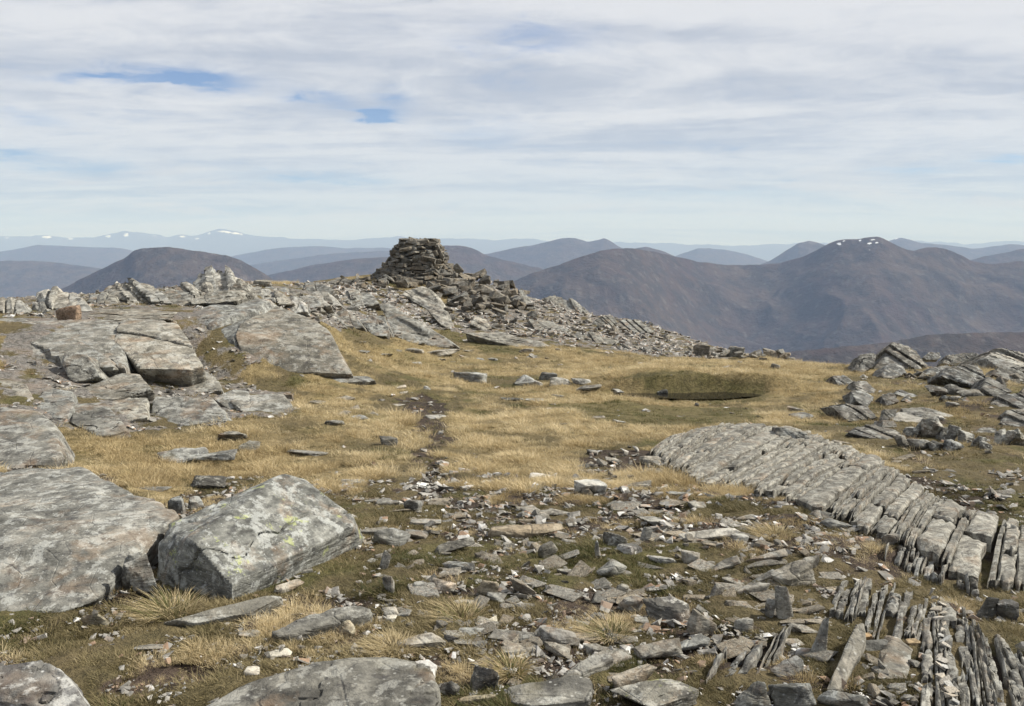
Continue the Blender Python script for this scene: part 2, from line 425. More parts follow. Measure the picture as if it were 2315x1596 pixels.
# ------------------------------------------------------------------ what grows or lies where on the ground
def gpoly(pxs): return [tuple(hit(*p)[:2]) for p in pxs]
STRAW = [gpoly(p) for p in [
    [(120,950),(250,985),(430,1000),(560,945),(640,905),(720,885),(830,905),(900,960),(945,1020),(950,1075),(800,1085),(620,1070),(430,1100),(380,1150),(300,1110),(110,1050)],
    [(1015,1065),(1010,960),(1090,880),(1250,860),(1400,850),(1500,905),(1700,965),(1500,990),(1300,1030),(1120,1062)],
    [(1060,800),(1300,795),(1500,815),(1750,818),(1840,850),(1700,868),(1400,848),(1100,850)],
    [(1700,900),(1880,860),(1900,900),(1820,960),(1640,975)], [(770,770),(900,780),(1040,800),(1000,850),(820,850)]]]
GREEN = [gpoly(p) for p in [
    [(950,1100),(960,1040),(975,960),(990,900),(1010,905),(1005,980),(1000,1050),(1010,1110)],
    [(1250,915),(1420,905),(1560,920),(1720,920),(1700,955),(1500,965),(1330,950)],
    [(1400,855),(1500,842),(1640,850),(1740,880),(1700,912),(1560,905),(1450,885)],
    [(1060,780),(1000,760),(950,690),(1000,700),(1100,770),(1200,800),(1100,800)]]]
SOIL = [gpoly(p) for p in [
    [(1290,1055),(1330,1020),(1450,1015),(1530,1020),(1500,1060),(1400,1080),(1310,1075)],
    [(2000,1060),(2150,1090),(2315,1130),(2315,1190),(2150,1140),(2040,1095)],
    [(900,1150),(1040,1130),(1200,1150),(1180,1190),(1020,1180),(920,1175)],
    [(1050,1400),(1200,1380),(1350,1430),(1400,1500),(1300,1560),(1150,1500),(1080,1440)],
    [(905,905),(960,888),(1000,905),(1008,960),(1004,1010),(1000,1060),(1015,1115),(945,1115),(950,1050),(955,985),(930,950)],
    [(60,1420),(270,1350),(540,1360),(380,1400),(100,1440)]]]
STONY = [gpoly(p) for p in [
    [(1010,640),(1110,640),(1210,672),(1340,708),(1480,735),(1600,785),(1800,802),(1800,812),(1650,814),(1500,808),(1300,785),(1130,762),(1020,745)],
    [(700,640),(860,645),(1010,690),(1220,700),(1300,740),(1050,740),(900,740),(760,740),(640,700)],
    [(0,720),(0,668),(240,640),(420,612),(520,612),(620,645),(760,640),(840,690),(840,740),(760,745),(700,720),(560,850),(620,900),(520,960),(380,970),(200,980),(100,960),(0,1060)],
    [(520,880),(660,880),(660,940),(540,940)]]]
BROWN = [gpoly([(1900,870),(1980,850),(2315,850),(2400,900),(2400,1120),(2200,1110),(2000,1040),(1880,960)])]
def types(x, y):
    sh = x.shape
    jx = x + .22 * fbm(v2(x, y, 1.3), 3, 21).reshape(sh) + .10 * fbm(v2(x, y, 6), 2, 29).reshape(sh)
    jy = y + .34 * fbm(v2(x, y, 1.3), 3, 22).reshape(sh) + .14 * fbm(v2(x, y, 6), 2, 28).reshape(sh)
    n1 = fbm(v2(x, y, .9), 4, 31).reshape(sh); n2 = fbm(v2(x, y, 3.1), 4, 32).reshape(sh); n3 = fbm(v2(x, y, .35), 3, 35).reshape(sh)
    near = 1 - sstep(6.2, 8.2, y + .5 * n3)
    straw = sstep(-.05, .22, n2 * .6 + n1 * .7 + .10) * (1 - near) * .85
    straw = np.where(near > .5, sstep(-.05, .3, n2 + n1 * .3) * .62, straw)
    soil = sstep(-.20, .06, n1 * .7 + n2 * .7) * near
    green = sstep(.05, .3, fbm(v2(x, y, 1.9), 3, 41).reshape(sh)) * .8
    stony = np.zeros(sh)
    def inp(polys):
        m = np.zeros(sh, bool)
        for p in polys: m |= in_poly(jx, jy, p)
        return m
    st = inp(STRAW); straw = np.where(st, np.clip(.68 + .8 * n2 + 1.0 * n1, 0.05, 1), straw); soil = np.where(st, 0, soil)
    g = inp(GREEN); green = np.where(g, np.clip(.7 + .5 * n2, 0, 1), green); straw = np.where(g, straw * .25, straw); soil = np.where(g, np.clip(soil, 0, .3), soil)
    s = inp(SOIL); soil = np.where(s, np.clip(.85 + .7 * n2, 0, 1), soil); straw = np.where(s, straw * .15, straw)
    r = inp(STONY); stony = np.where(r, np.clip(.55 + 1.3 * n2, 0, 1), 0); straw = np.where(r, straw * .3, straw)
    br = inp(BROWN); straw = np.where(br, straw * .45, straw); soil = np.where(br, np.maximum(soil, np.clip(.25 + .9 * n2, 0, .8)), soil)
    far = sstep(42, 70, np.hypot(x, y))
    stony = np.clip(stony + far * .35, 0, 1)
    return straw, soil, stony, green

# ------------------------------------------------------------------ ground sheet
def ground_material():
    t = NT('moor_ground', .95, .15)
    v = t.tc.outputs['Object']
    a = t.attr('cover'); sp = t.N.new('ShaderNodeSeparateColor'); t.L.new(a, sp.inputs[0])
    straw, soil, stony = sp.outputs[0], sp.outputs[1], sp.outputs[2]
    green = t.attr('green', 'Fac')
    n1 = t.noise(v, 3.2, 5, .6); n2 = t.noise(v, 17, 5, .68); n3 = t.noise(v, 75, 3, .6); n4 = t.noise(v, .8, 4, .6)
    turf = t.mix(t.rng(n2, .3, .7), (.050,.043,.022), (.145,.118,.060))
    turf = t.mix(t.math('MULTIPLY', t.rng(n1, .35, .65), .6), turf, (.115,.088,.050))
    gr = t.mix(t.rng(n2, .3, .7), (.040,.042,.016), (.125,.115,.042))
    c = t.mix(t.math('MULTIPLY', green, t.rng(n1, .25, .6)), turf, gr)
    st = t.mix(t.rng(n2, .3, .7), (.18,.135,.062), (.37,.29,.15))
    c = t.mix(t.math('MULTIPLY', straw, t.rng(n3, .2, .6)), c, st)
    so = t.mix(t.rng(n2, .3, .75), (.024,.018,.014), (.078,.060,.045))
    so = t.mix(t.math('MULTIPLY', t.rng(n4, .45, .6), .5), so, (.095,.07,.055))
    c = t.mix(t.rng(t.math('ADD', soil, t.math('MULTIPLY', n2, .5)), .55, .85), c, so)
    ro = t.mix(t.rng(n2, .35, .65), (.075,.07,.063), (.23,.215,.195))
    ro = t.mix(t.math('MULTIPLY', t.rng(n1, .5, .62), .5), ro, (.24,.19,.15))
    c = t.mix(t.rng(t.math('ADD', stony, t.math('MULTIPLY', n2, .8)), .72, .95), c, ro)
    h = t.math('ADD', t.math('MULTIPLY', n2, 1.0), t.math('MULTIPLY', n3, .4))
    return t.done(c, t.bump(h, .9, .05))
M['ground'] = ground_material()

def build_ground():
    th = np.concatenate([np.linspace(-180, -42, 40)[:-1], np.linspace(-42, 42, 570), np.linspace(42, 180, 40)[1:]])
    r = np.concatenate([[.02, .5, 1.0, 1.5], np.geomspace(1.9, 42, 350), np.geomspace(43, 1900, 60)])
    A, R = np.meshgrid(np.radians(th), r)
    x = (np.sin(A) * R); y = (np.cos(A) * R)
    z = gz(x, y)
    straw, soil, stony, green = types(x, y)
    # tussocky relief in the grass, crumbly relief elsewhere
    near = 1 - sstep(25, 45, R)
    z = z + near * (straw * .075 * fbm(v2(x, y, 2.6), 3, 61).reshape(x.shape) + .020 * fbm(v2(x, y, 7), 3, 62).reshape(x.shape) + stony * .05 * fbm(v2(x, y, 3), 3, 63).reshape(x.shape) - soil * .015)
    v = np.stack([x, y, z], -1).reshape(-1, 3)
    me = mesh_np('ground', v, grid_quads(len(r), len(th)))
    ca = me.color_attributes.new('cover', 'FLOAT_COLOR', 'POINT')
    ca.data.foreach_set('color', np.stack([straw, soil, stony, np.ones_like(straw)], -1).astype(np.float32).ravel())
    ga = me.attributes.new('green', 'FLOAT', 'POINT'); ga.data.foreach_set('value', green.astype(np.float32).ravel())
    return link('ground', me, M['ground'], kind='structure')
build_ground()

# ------------------------------------------------------------------ pool
def build_pool():
    t = NT('peaty_water', .05, .5); t.b.inputs['IOR'].default_value = 1.33
    w = t.noise(t.tc.outputs['Object'], 9, 2, .5)
    m = t.done((.012, .011, .009), t.bump(w, .06, .02))
    n = 48; a = np.linspace(0, 2 * math.pi, n, endpoint=False)
    rr = 1 + .12 * np.sin(3 * a) + .08 * np.cos(5 * a + 1)
    v = np.c_[POOLC[0] + 1.35 * rr * np.cos(a), POOLC[1] + .36 * rr * np.sin(a), np.full(n, POOLZ - .02)]
    v = np.r_[v, [[POOLC[0], POOLC[1], POOLZ - .02]]]
    link('pool', mesh_np('pool', v, tris=[(i, (i + 1) % n, n) for i in range(n)]), m, kind='structure')
build_pool()

# ------------------------------------------------------------------ hills
def hill_material(name, a, b, c):
    t = NT(name, 1.0, .0)
    v = t.tc.outputs['Object']
    n1 = t.noise(v, .0016, 6, .6, .4); n2 = t.noise(v, .009, 5, .65); n3 = t.noise(t.map(v, (1, 1, .35)), .03, 4, .6)
    col = t.mix(t.rng(n1, .38, .62), a, b)
    col = t.mix(t.math('MULTIPLY', t.rng(n2, .44, .58), .8), col, c)
    col = t.mix(t.math('MULTIPLY', t.rng(n3, .55, .7), .35), col, (.17, .165, .155))
    s = t.attr('snow', 'Fac')
    sn = t.noise(v, .011, 4, .6)
    f = t.rng(t.math('ADD', s, t.math('MULTIPLY', sn, .7)), .93, 1.0)
    col = t.mix(f, col, (.74, .76, .80))
    return t.done(col, t.bump(t.noise(v, .012, 6, .65), .95, 26))
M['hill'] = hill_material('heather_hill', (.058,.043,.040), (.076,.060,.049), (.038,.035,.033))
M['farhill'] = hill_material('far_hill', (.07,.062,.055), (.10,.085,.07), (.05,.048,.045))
def hill(prof, D, name='hill', mat='hill', front=.5, back=.35, zb=-720., nz=60., seed=1, nrow=50, ncol=260, snow=(), dist=None, jag=0.0, spurs=0.0):
    prof = np.array(prof, float)
    px = np.linspace(prof[0, 0], prof[-1, 0], ncol)
    py = np.interp(px, prof[:, 0], prof[:, 1])
    # round the traced corners a little, then add natural raggedness
    k = max(3, int(ncol / 90)); ker = np.hanning(2 * k + 1); ker /= ker.sum()
    py = np.convolve(np.pad(py, k, mode='edge'), ker, 'valid')
    Dv = np.full(ncol, float(D)) if dist is None else np.interp(px, *np.array(dist, float).T) * D
    def smooth(a, m):
        ker = np.hanning(2 * m + 1); ker /= ker.sum(); return np.convolve(np.pad(a, m, mode='edge'), ker, 'valid')
    Dv = smooth(Dv, ncol // 10)
    ridge = P(px, py, Dv)
    jagz = jag * fbm(np.c_[px * .05, np.zeros(ncol), np.zeros(ncol) + seed], 4, seed)
    n1 = int(nrow * .7); n2 = nrow - n1
    s = np.concatenate([-(1 - np.linspace(0, 1, n1)), np.linspace(0, 1, n2 + 1)[1:]])      # -1 foot in front .. 0 ridge .. 1 foot behind
    S, PX = np.meshgrid(s, px, indexing='ij')
    R = np.broadcast_to(ridge, (nrow, ncol, 3))
    hgt = np.maximum(R[..., 2] - zb, 20)
    hsm = np.broadcast_to(smooth(ridge[:, 2], ncol // 8), S.shape) - zb; hsm = np.maximum(hsm, 20)
    ext = np.where(S < 0, hsm / front, hsm / back)
    dirn = R[..., :2] / np.linalg.norm(R[..., :2], axis=-1, keepdims=True)
    xy = R[..., :2] + dirn * (S * ext)[..., None]
    a = np.abs(S)
    f = (1 - a) ** 1.15 * (1 - .25 * a)
    fr = np.exp(-(a * 6) ** 2)                                 # sharp shape at the crest, broader slopes below
    z = zb + (hsm * (1 - fr) + hgt * fr) * f + jagz[None] * np.exp(-(a * 14) ** 2)
    w = np.clip(a * 5, 0, 1) * np.clip((1 - a) * 4, 0, 1)
    q = np.c_[xy.reshape(-1, 2) / (D * .13), np.full(S.size, seed * 3.3)]
    q = q + .35 * np.stack([fbm(q * 1.3 + 9, 3, seed + 31), fbm(q * 1.3 - 9, 3, seed + 32), 0 * q[:, 0]], 1)
    z = z + (w * nz * (.6 * fbm(q, 4, seed, .45) + .5 * ridged(q * 1.25, 4, seed + 2, .42)).reshape(S.shape))
    if spurs:
        az = PX / 90.0 + .6 * vnoise(np.c_[PX.ravel() / 60, S.ravel() * 3, np.zeros(S.size)], seed + 5).reshape(S.shape)
        z = z + w * spurs * (1 - 2 * np.abs(vnoise(np.c_[az.ravel(), S.ravel() * .6, np.zeros(S.size) + seed], seed + 9))).reshape(S.shape)
    v = np.concatenate([xy, z[..., None]], -1).reshape(-1, 3)
    me = mesh_np(name, v, grid_quads(nrow, ncol))
    sn = np.zeros(S.size)
    if len(snow):
        d = v - CAM; c, s_ = math.cos(TH), math.sin(TH)
        fy = d[:, 1] * c - d[:, 2] * s_; uy = d[:, 1] * s_ + d[:, 2] * c
        qx = CX + F * d[:, 0] / fy; qy = CY - F * uy / fy
        front_ = S.ravel() <= 0.02
        for x0, y0, rx, ry in snow:
            sn = np.maximum(sn, np.exp(-(((qx - x0) / rx) ** 2 + ((qy - y0) / ry) ** 2) * .9) * front_)
    at = me.attributes.new('snow', 'FLOAT', 'POINT'); at.data.foreach_set('value', sn.astype(np.float32))
    return link(name, me, M[mat], kind='structure')

def build_hills():
    far = [(-500,545),(-200,538),(0,534),(40,532),(75,536),(100,530),(135,536),(152,541),(172,534),(195,538),(208,540),(240,528),(275,524),(300,523),(345,527),(378,538),(405,529),(425,533),(445,536),(458,530),(470,521),(500,517),(520,519),(545,526),(575,535),(620,534),(660,540),(700,542),(760,541),(800,542),(860,537),(905,533),(960,540),(1040,539),(1100,543),(1160,541),(1200,537),(1235,546),(1300,548),(1400,547),(1440,550),(1500,549),(1560,552),(1640,555),(1720,553),(1760,551),(1880,549),(1960,545),(2060,545),(2120,546),(2180,552),(2230,548),(2280,543),(2320,546),(2600,540),(2900,545)]
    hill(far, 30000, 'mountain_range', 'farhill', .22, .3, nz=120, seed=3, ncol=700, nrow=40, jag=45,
         snow=[(105,536,16,3.5),(160,540,9,2.5),(245,534,10,4),(285,531,8,6),(350,532,8,2),(412,535,10,3.5),(445,539,9,2),(472,528,5,4),(505,525,24,4),(532,528,14,3.5),(545,531,6,2),(15,538,8,2)])
    mid = [(-500,600),(-150,575),(0,569),(50,560),(90,553),(150,557),(200,558),(260,560),(300,566),(340,580),(420,600),(500,620)]
    hill(mid, 14500, 'hill', 'hill', .3, .3, nz=45, seed=5, ncol=160, jag=10)
    hill([(-500,600),(-100,590),(0,590),(60,589),(130,594),(220,605),(330,630),(460,660)], 8000, 'hill', 'hill', .25, .3, nz=50, seed=6, ncol=160, jag=6)
    hill([(380,600),(480,588),(530,578),(620,561),(715,556),(780,561),(870,560),(950,567),(1100,590)], 15500, 'hill', 'hill', .3, .3, nz=45, seed=7, ncol=160, jag=10)
    hill([(400,620),(560,600),(640,588),(740,574),(860,567),(950,572),(1100,600)], 11500, 'hill', 'hill', .3, .3, nz=40, seed=17, ncol=160, jag=8)
    hill([(880,590),(1000,575),(1100,574),(1160,561),(1215,552),(1250,543),(1275,538),(1300,538),(1330,547),(1352,543),(1366,538),(1382,546),(1400,558),(1440,575),(1500,600),(1560,630)], 10500, 'hill', 'hill', .35, .35, nz=40, seed=8, ncol=240, jag=6)
    hill([(1380,575),(1430,563),(1462,558),(1500,568),(1540,585),(1620,610)], 7600, 'hill', 'hill', .4, .4, nz=40, seed=9, ncol=120, jag=5)
    hill([(1440,610),(1520,582),(1555,569),(1578,561),(1600,562),(1640,564),(1690,575),(1760,600)], 14000, 'hill', 'hill', .35, .35, nz=45, seed=10, ncol=160, jag=10)
    hill([(1660,620),(1740,590),(1775,568),(1805,550),(1828,544),(1850,549),(1885,560),(1960,590)], 9000, 'hill', 'hill', .4, .4, nz=45, seed=12, ncol=160, jag=6)
    hill([(1920,575),(1990,552),(2015,542),(2037,536),(2058,542),(2080,549),(2130,553),(2200,562),(2250,556),(2290,552),(2330,556),(2700,550)], 12500, 'hill', 'hill', .35, .35, nz=45, seed=13, ncol=200, jag=9, snow=[(2030,540,10,2.5)])
    hill([(2100,620),(2180,590),(2240,577),(2310,563),(2400,555),(2800,570)], 7400, 'hill', 'hill', .35, .35, nz=50, seed=14, ncol=160, jag=6)
    hill([(460,680),(600,624),(700,601),(800,586),(900,578),(960,562),(1000,555),(1040,555),(1065,560),(1100,577),(1150,590),(1220,606),(1300,640),(1400,680)], 6300, 'hill', 'hill', .32, .35, nz=55, seed=15, ncol=220, nrow=70, jag=5)
    hill([(-200,720),(60,680),(145,650),(200,622),(250,598),(285,582),(300,568),(318,561),(360,558),(400,560),(450,568),(510,577),(545,588),(590,614),(620,634),(680,665),(760,700)], 4200, 'hill', 'hill', .42, .4, nz=45, seed=16, ncol=220, nrow=80, jag=4)
    big = [(1000,690),(1080,662),(1150,640),(1210,615),(1260,600),(1310,582),(1350,568),(1400,561),(1440,562),(1480,570),(1530,581),(1580,592),(1650,599),(1720,599),(1770,593),(1810,582),(1850,563),(1880,547),(1900,541),(1940,541),(1970,536),(1985,534),(2005,543),(2040,562),(2065,567),(2100,558),(2130,561),(2160,570),(2195,590),(2240,598),(2300,590),(2400,600),(2700,640)]
    hill(big, 4700, 'mountain', 'hill', .44, .4, nz=120, seed=21, ncol=460, nrow=180, jag=4, zb=-760,
         dist=[(1000,.93),(1400,.95),(1650,1.12),(1980,1.02),(2200,1.05),(2700,1.0)],
         snow=[(1897,551,8,3.6),(1908,545,5,2.4),(1945,544,5,2.6),(1972,541,11,2.4),(1966,550,7,3.2),(1982,548,6,2.4),(1926,568,4,2.0),(1968,566,6,1.8)])
    hill([(1500,850),(1700,806),(1800,794),(1900,784),(1960,779),(2030,770),(2090,758),(2160,754),(2240,751),(2330,750),(2600,740),(2900,760)], 2300, 'hill', 'hill', .35, .5, nz=32, seed=23, ncol=240, nrow=70, jag=2.5, zb=-740)
    # moorland on the valley floor, out to the horizon
    a = np.linspace(0, 2 * math.pi, 97); r = np.array([0, 1200, 2500, 5000, 9000, 16000, 26000, 31000, 36000.])
    A, R = np.meshgrid(a, r)
    v = np.stack([R * np.sin(A), R * np.cos(A), -742 + 14 * fbm(np.c_[(R * np.sin(A)).ravel() / 900, (R * np.cos(A)).ravel() / 900, np.zeros(A.size)], 3, 4).reshape(A.shape)], -1).reshape(-1, 3)
    me = mesh_np('valley_floor', v, grid_quads(len(r), len(a)))
    link('valley_floor', me, M['hill'], kind='structure')
build_hills()

def build_haze():
    m = bpy.data.materials.new('haze'); m.use_nodes = True; t = m.node_tree
    t.nodes.clear()
    o = t.nodes.new('ShaderNodeOutputMaterial'); v = t.nodes.new('ShaderNodeVolumePrincipled')
    v.inputs['Color'].default_value = (.46, .64, 1.0, 1); v.inputs['Density'].default_value = HAZE
    v.inputs['Absorption Color'].default_value = (.62, .74, .97, 1)
    v.inputs['Anisotropy'].default_value = 0.0
    t.links.new(v.outputs[0], o.inputs['Volume'])
    R, z0, z1 = 38000., -790., 1250.
    vs = [(x, y, z) for z in (z0, z1) for x, y in ((-R, -R), (R, -R), (R, R), (-R, R))]
    link('haze', mesh_np('haze', vs, [(3, 2, 1, 0), (4, 5, 6, 7), (0, 1, 5, 4), (1, 2, 6, 5), (2, 3, 7, 6), (3, 0, 4, 7)], smooth=False), m, kind='stuff')
HAZE = 6.3e-5
build_haze()

# ------------------------------------------------------------------ rock builders
FOOT = []        # footprints, so that grass does not grow through rock
def foot(xy):
    xy = np.asarray(xy)
    c = xy.mean(0); a = np.arctan2(xy[:, 1] - c[1], xy[:, 0] - c[0])
    bins = np.linspace(-math.pi, math.pi, 17); poly = []
    rr = np.hypot(xy[:, 0] - c[0], xy[:, 1] - c[1])
    for i in range(16):
        m = (a >= bins[i]) & (a < bins[i + 1])
        if m.any():
            k = np.argmax(np.where(m, rr, -1)); poly.append(xy[k])
    if len(poly) >= 3: FOOT.append(np.array(poly))
def roughen(p, size, seed, amp, strata, bed, cracks=1.0):
    """displace a rock's surface: lumps, splintered bedding, grit and a few open joints"""
    c = p.mean(0); d = p - c; d = d / (np.linalg.norm(d, axis=1, keepdims=True) + 1e-9)
    q = p / size
    bed = np.asarray(bed, float); bed = bed / np.linalg.norm(bed)
    hb = q @ bed
    qs = q + bed * (hb * 5.0)[:, None]                       # squeezed along the bedding normal
    n = .55 * fbm(q * 1.7, 3, seed) + .35 * fbm(q * 5.0, 3, seed + 3)
    ns = ridged(qs * 1.6, 4, seed + 7)
    st = vnoise(np.c_[hb * 9, q[:, 0] * .7, q[:, 1] * .7], seed + 11)
    ck = np.clip(np.abs(vnoise(q * 2.1 + .4 * fbm(q * 4, 2, seed + 19)[:, None], seed + 15)) / .05, 0, 1)
    disp = amp * (n + .35 * ns) + strata * np.sign(st) * np.sqrt(np.abs(st)) - cracks * (amp * .45 + .018) * (1 - ck)
    return p + d * (disp * size)[:, None]
def finish(name, v, quads, mat, sharp=34, **kw):
    """origin at the rock's base centre"""
    o = np.array([v[:, 0].mean(), v[:, 1].mean(), v[:, 2].min()])
    me = mesh_np(name, v - o, quads, smooth=True, sharp=sharp)
    ob = link(name, me, M[mat], **kw); 
    par = kw.get('parent')
    ob.location = o - (np.array(par.location) if par is not None else 0)
    t = .82 + .36 * random.random(); w = random.uniform(-.03, .03)
    ob.color = (t * (1 + w), t, t * (1 - w * 1.4), 1)
    return ob
def hull_planes(pts):
    bm = bmesh.new()
    for p in pts: bm.verts.new(p)
    bmesh.ops.convex_hull(bm, input=bm.verts)
    bm.normal_update(); pl = [(np.array(f.normal), np.array(f.verts[0].co)) for f in bm.faces if f.calc_area() > 1e-8]
    bm.free(); return pl
_seed = [100]
def split_rock(label, ref, pts, extr=(0, .4, -.3), pieces=3, n=17, amp=.06, strata=.025, joint=(1, .25, .35), gap=.035, pw=60, mat='grey', name='crag', cat='crag'):
    """a crag measured like hull_rock, broken by open joints into blocks"""
    _seed[0] += 7; seed = _seed[0]; rg = np.random.default_rng(seed)
    Y0 = hit(*ref)[1]
    front = np.array([P(a, b, Y0 + c) for a, b, c in pts]); allp = np.r_[front, front + np.asarray(extr)]
    pl = [(nn, float(nn @ q)) for nn, q in hull_planes(allp)]
    lo, hi = allp.min(0), allp.max(0)
    smp = rg.uniform(lo, hi, (4000, 3)); ins = np.ones(len(smp), bool)
    for nn, dd in pl: ins &= smp @ nn < dd
    smp = smp[ins]
    base = np.array([allp[:, 0].mean(), allp[:, 1].mean(), lo[2]])
    root = empty(name, tuple(base), label, cat)
    j = np.array(joint, float) + rg.normal(0, .12, 3); j /= np.linalg.norm(j)
    t = smp @ j; size = float(np.sort(hi - lo)[1])
    cuts = np.quantile(t, np.clip(np.linspace(0, 1, pieces + 1) + np.r_[0, rg.uniform(-.07, .07, pieces - 1), 0], 0, 1)); cuts[0] -= 1; cuts[-1] += 1
    g = gap * min(size, 1.6)
    allv = []
    # the unbroken heart of the crag, seen only in the clefts
    c = smp.mean(0); hd = (hi - lo) / 2; V, Q = cubegrid(12); d = V * hd; d /= np.linalg.norm(d, axis=1, keepdims=True)
    s = np.zeros(len(d))
    for nn, dd in pl: s += np.clip(d @ nn / max(dd - float(nn @ c), .03), 0, None) ** pw
    p = c + d * (s ** (-1 / pw) * .93)[:, None]
    finish('rock_core', roughen(p, size, seed + 77, .03, .01, (0, 0, 1), .5), Q, mat, parent=root)
    for i in range(pieces):
        m = (t > cuts[i]) & (t < cuts[i + 1])
        if m.sum() < 12: continue
        c = smp[m].mean(0); hd = (smp[m].max(0) - smp[m].min(0)) / 2 + .02
        pls = pl + [(j, cuts[i + 1] - g * rg.uniform(.3, 1.2)), (-j, -(cuts[i] + g * .2))]
        # each block keeps its own top: shift the upper planes a little
        V, Q = cubegrid(n); d = V * hd; d /= np.linalg.norm(d, axis=1, keepdims=True)
        s = np.zeros(len(d)); sh = rg.uniform(-.04, .05) * size
        for nn, dd in pls:
            dist = max(dd + (sh * max(nn[2], 0)) - float(nn @ c), .03)
            s += np.clip(d @ nn / dist, 0, None) ** pw
        p = c + d * (s ** (-1 / pw) * (1 + .4 / pw))[:, None]
        p = roughen(p, float(np.sort(hd)[1] * 2), seed + i * 3, amp, strata, (j[0], j[1], j[2] + .3), .7)
        allv.append(p)
        finish('rock_block', p, Q, mat, parent=root)
    if allv: foot(np.concatenate(allv)[:, :2])
    return root
def hull_rock(label, ref, pts, extr=(0, .4, -.3), n=34, amp=.045, strata=.012, bed=(.25, .15, 1), pw=26, mat='grey', name='boulder', cat='boulder', group=None, parent=None, tint=None, foot_=True, extra=()):
    """a block whose corners were measured in the photo: each (column, row, metres behind the foot at ref)"""
    _seed[0] += 7; seed = _seed[0]
    Y0 = hit(*ref)[1]
    front = np.array([P(a, b, Y0 + c) for a, b, c in pts])
    allp = np.r_[front, front + np.asarray(extr)]
    if len(extra): allp = np.r_[allp, np.array([P(a, b, Y0 + c) for a, b, c in extra])]
    pl = hull_planes(allp); pw = pw * 2.2
    c = allp.mean(0); hd = (allp.max(0) - allp.min(0)) / 2
    V, Q = cubegrid(n)
    d = V * hd; ln = np.linalg.norm(d, axis=1, keepdims=True); d = d / ln
    s = np.zeros(len(d))
    for nn, q in pl:
        dist = max(float(nn @ (q - c)), 1e-4)
        s += np.clip(d @ nn / dist, 0, None) ** pw
    r = s ** (-1 / pw) * (1 + .5 / pw)
    p = c + d * r[:, None]
    size = float(np.sort(hd)[1] * 2)
    p = roughen(p, size, seed, amp, strata, bed)
    if foot_: foot(p[p[:, 2] < p[:, 2].min() + .75 * (p[:, 2].max() - p[:, 2].min())][:, :2])
    kw = dict(parent=parent) if parent is not None else dict(label=label, cat=cat, group=group)
    ob = finish(name, p, Q, mat, **kw)
    if tint: ob.color = (*tint, 1)
    return ob
def rock(label, px, py, w, h, dr=.7, yaw=None, tilt=(0, 0), mat='stone', name='stone', cat='stone', n=None, amp=.10, strata=.02, cuts=8, sink=.38, group=None, tint=None, parent=None, rnd=.3):
    """a stone whose front foot stands at the given photo pixel; width and height in pixels become metres at that distance"""
    _seed[0] += 7; seed = _seed[0]; rg = np.random.default_rng(seed)
    g = hit(px, py); dist = np.linalg.norm(g - CAM); sc_ = dist / F
    phi = math.asin(np.clip((CAM[2] - g[2]) / dist, -1, 1))
    wm = w * sc_; dm = wm * dr
    hm = max((h * sc_ - dm * math.sin(phi) * .8) / math.cos(phi), .16 * min(wm, dm))
    n = n or int(np.clip(max(w, h) / 6, 6, 28))
    V, Q = cubegrid(n)
    k = rg.integers(11, 17)
    pts = rg.normal(size=(k, 3)); pts /= np.linalg.norm(pts, axis=1, keepdims=True)
    pts = np.sign(pts) * np.abs(pts) ** (.62 - .4 * (1 - rnd) * .6) * rg.uniform(.82, 1.08, (k, 1))
    pts /= np.abs(pts).max(0)
    d = V / np.linalg.norm(V, axis=1, keepdims=True); s_ = np.zeros(len(d))
    for nn, q in hull_planes(pts):
        s_ += np.clip(d @ nn / max(float(nn @ q), .15), 0, None) ** 34
    p = d * (s_ ** (-1 / 34))[:, None]
    hs = hm * (1 + sink) / 2
    p = p * np.array([wm / 2, dm / 2, hs])
    size = float(np.median([wm, dm, hs * 2]))
    p = roughen(p, size, seed, amp, strata, (rg.normal() * .2, rg.normal() * .2, 1), .6)
    yaw = rg.uniform(-.5, .5) if yaw is None else yaw
    R = np.array(Euler((tilt[0], tilt[1], yaw)).to_matrix())
    p = p @ R.T
    p[:, 2] -= p[:, 2].min() + 0
    p = p + np.array([g[0], g[1] + dm * .42, 0]); 
    gb = float(np.min(gz(p[:, 0], p[:, 1]))) * .5 + .5 * G(g[0], g[1] + dm * .42)
    p[:, 2] += gb - sink * hm
    if w > 28: foot(p[:, :2].mean(0) + (p[:, :2] - p[:, :2].mean(0)) * .78)
    kw = dict(parent=parent) if parent is not None else dict(label=label, cat=cat, group=group)
    ob = finish(name, p, Q, mat, **kw)
    if tint: ob.color = (*tint, 1)
    return ob

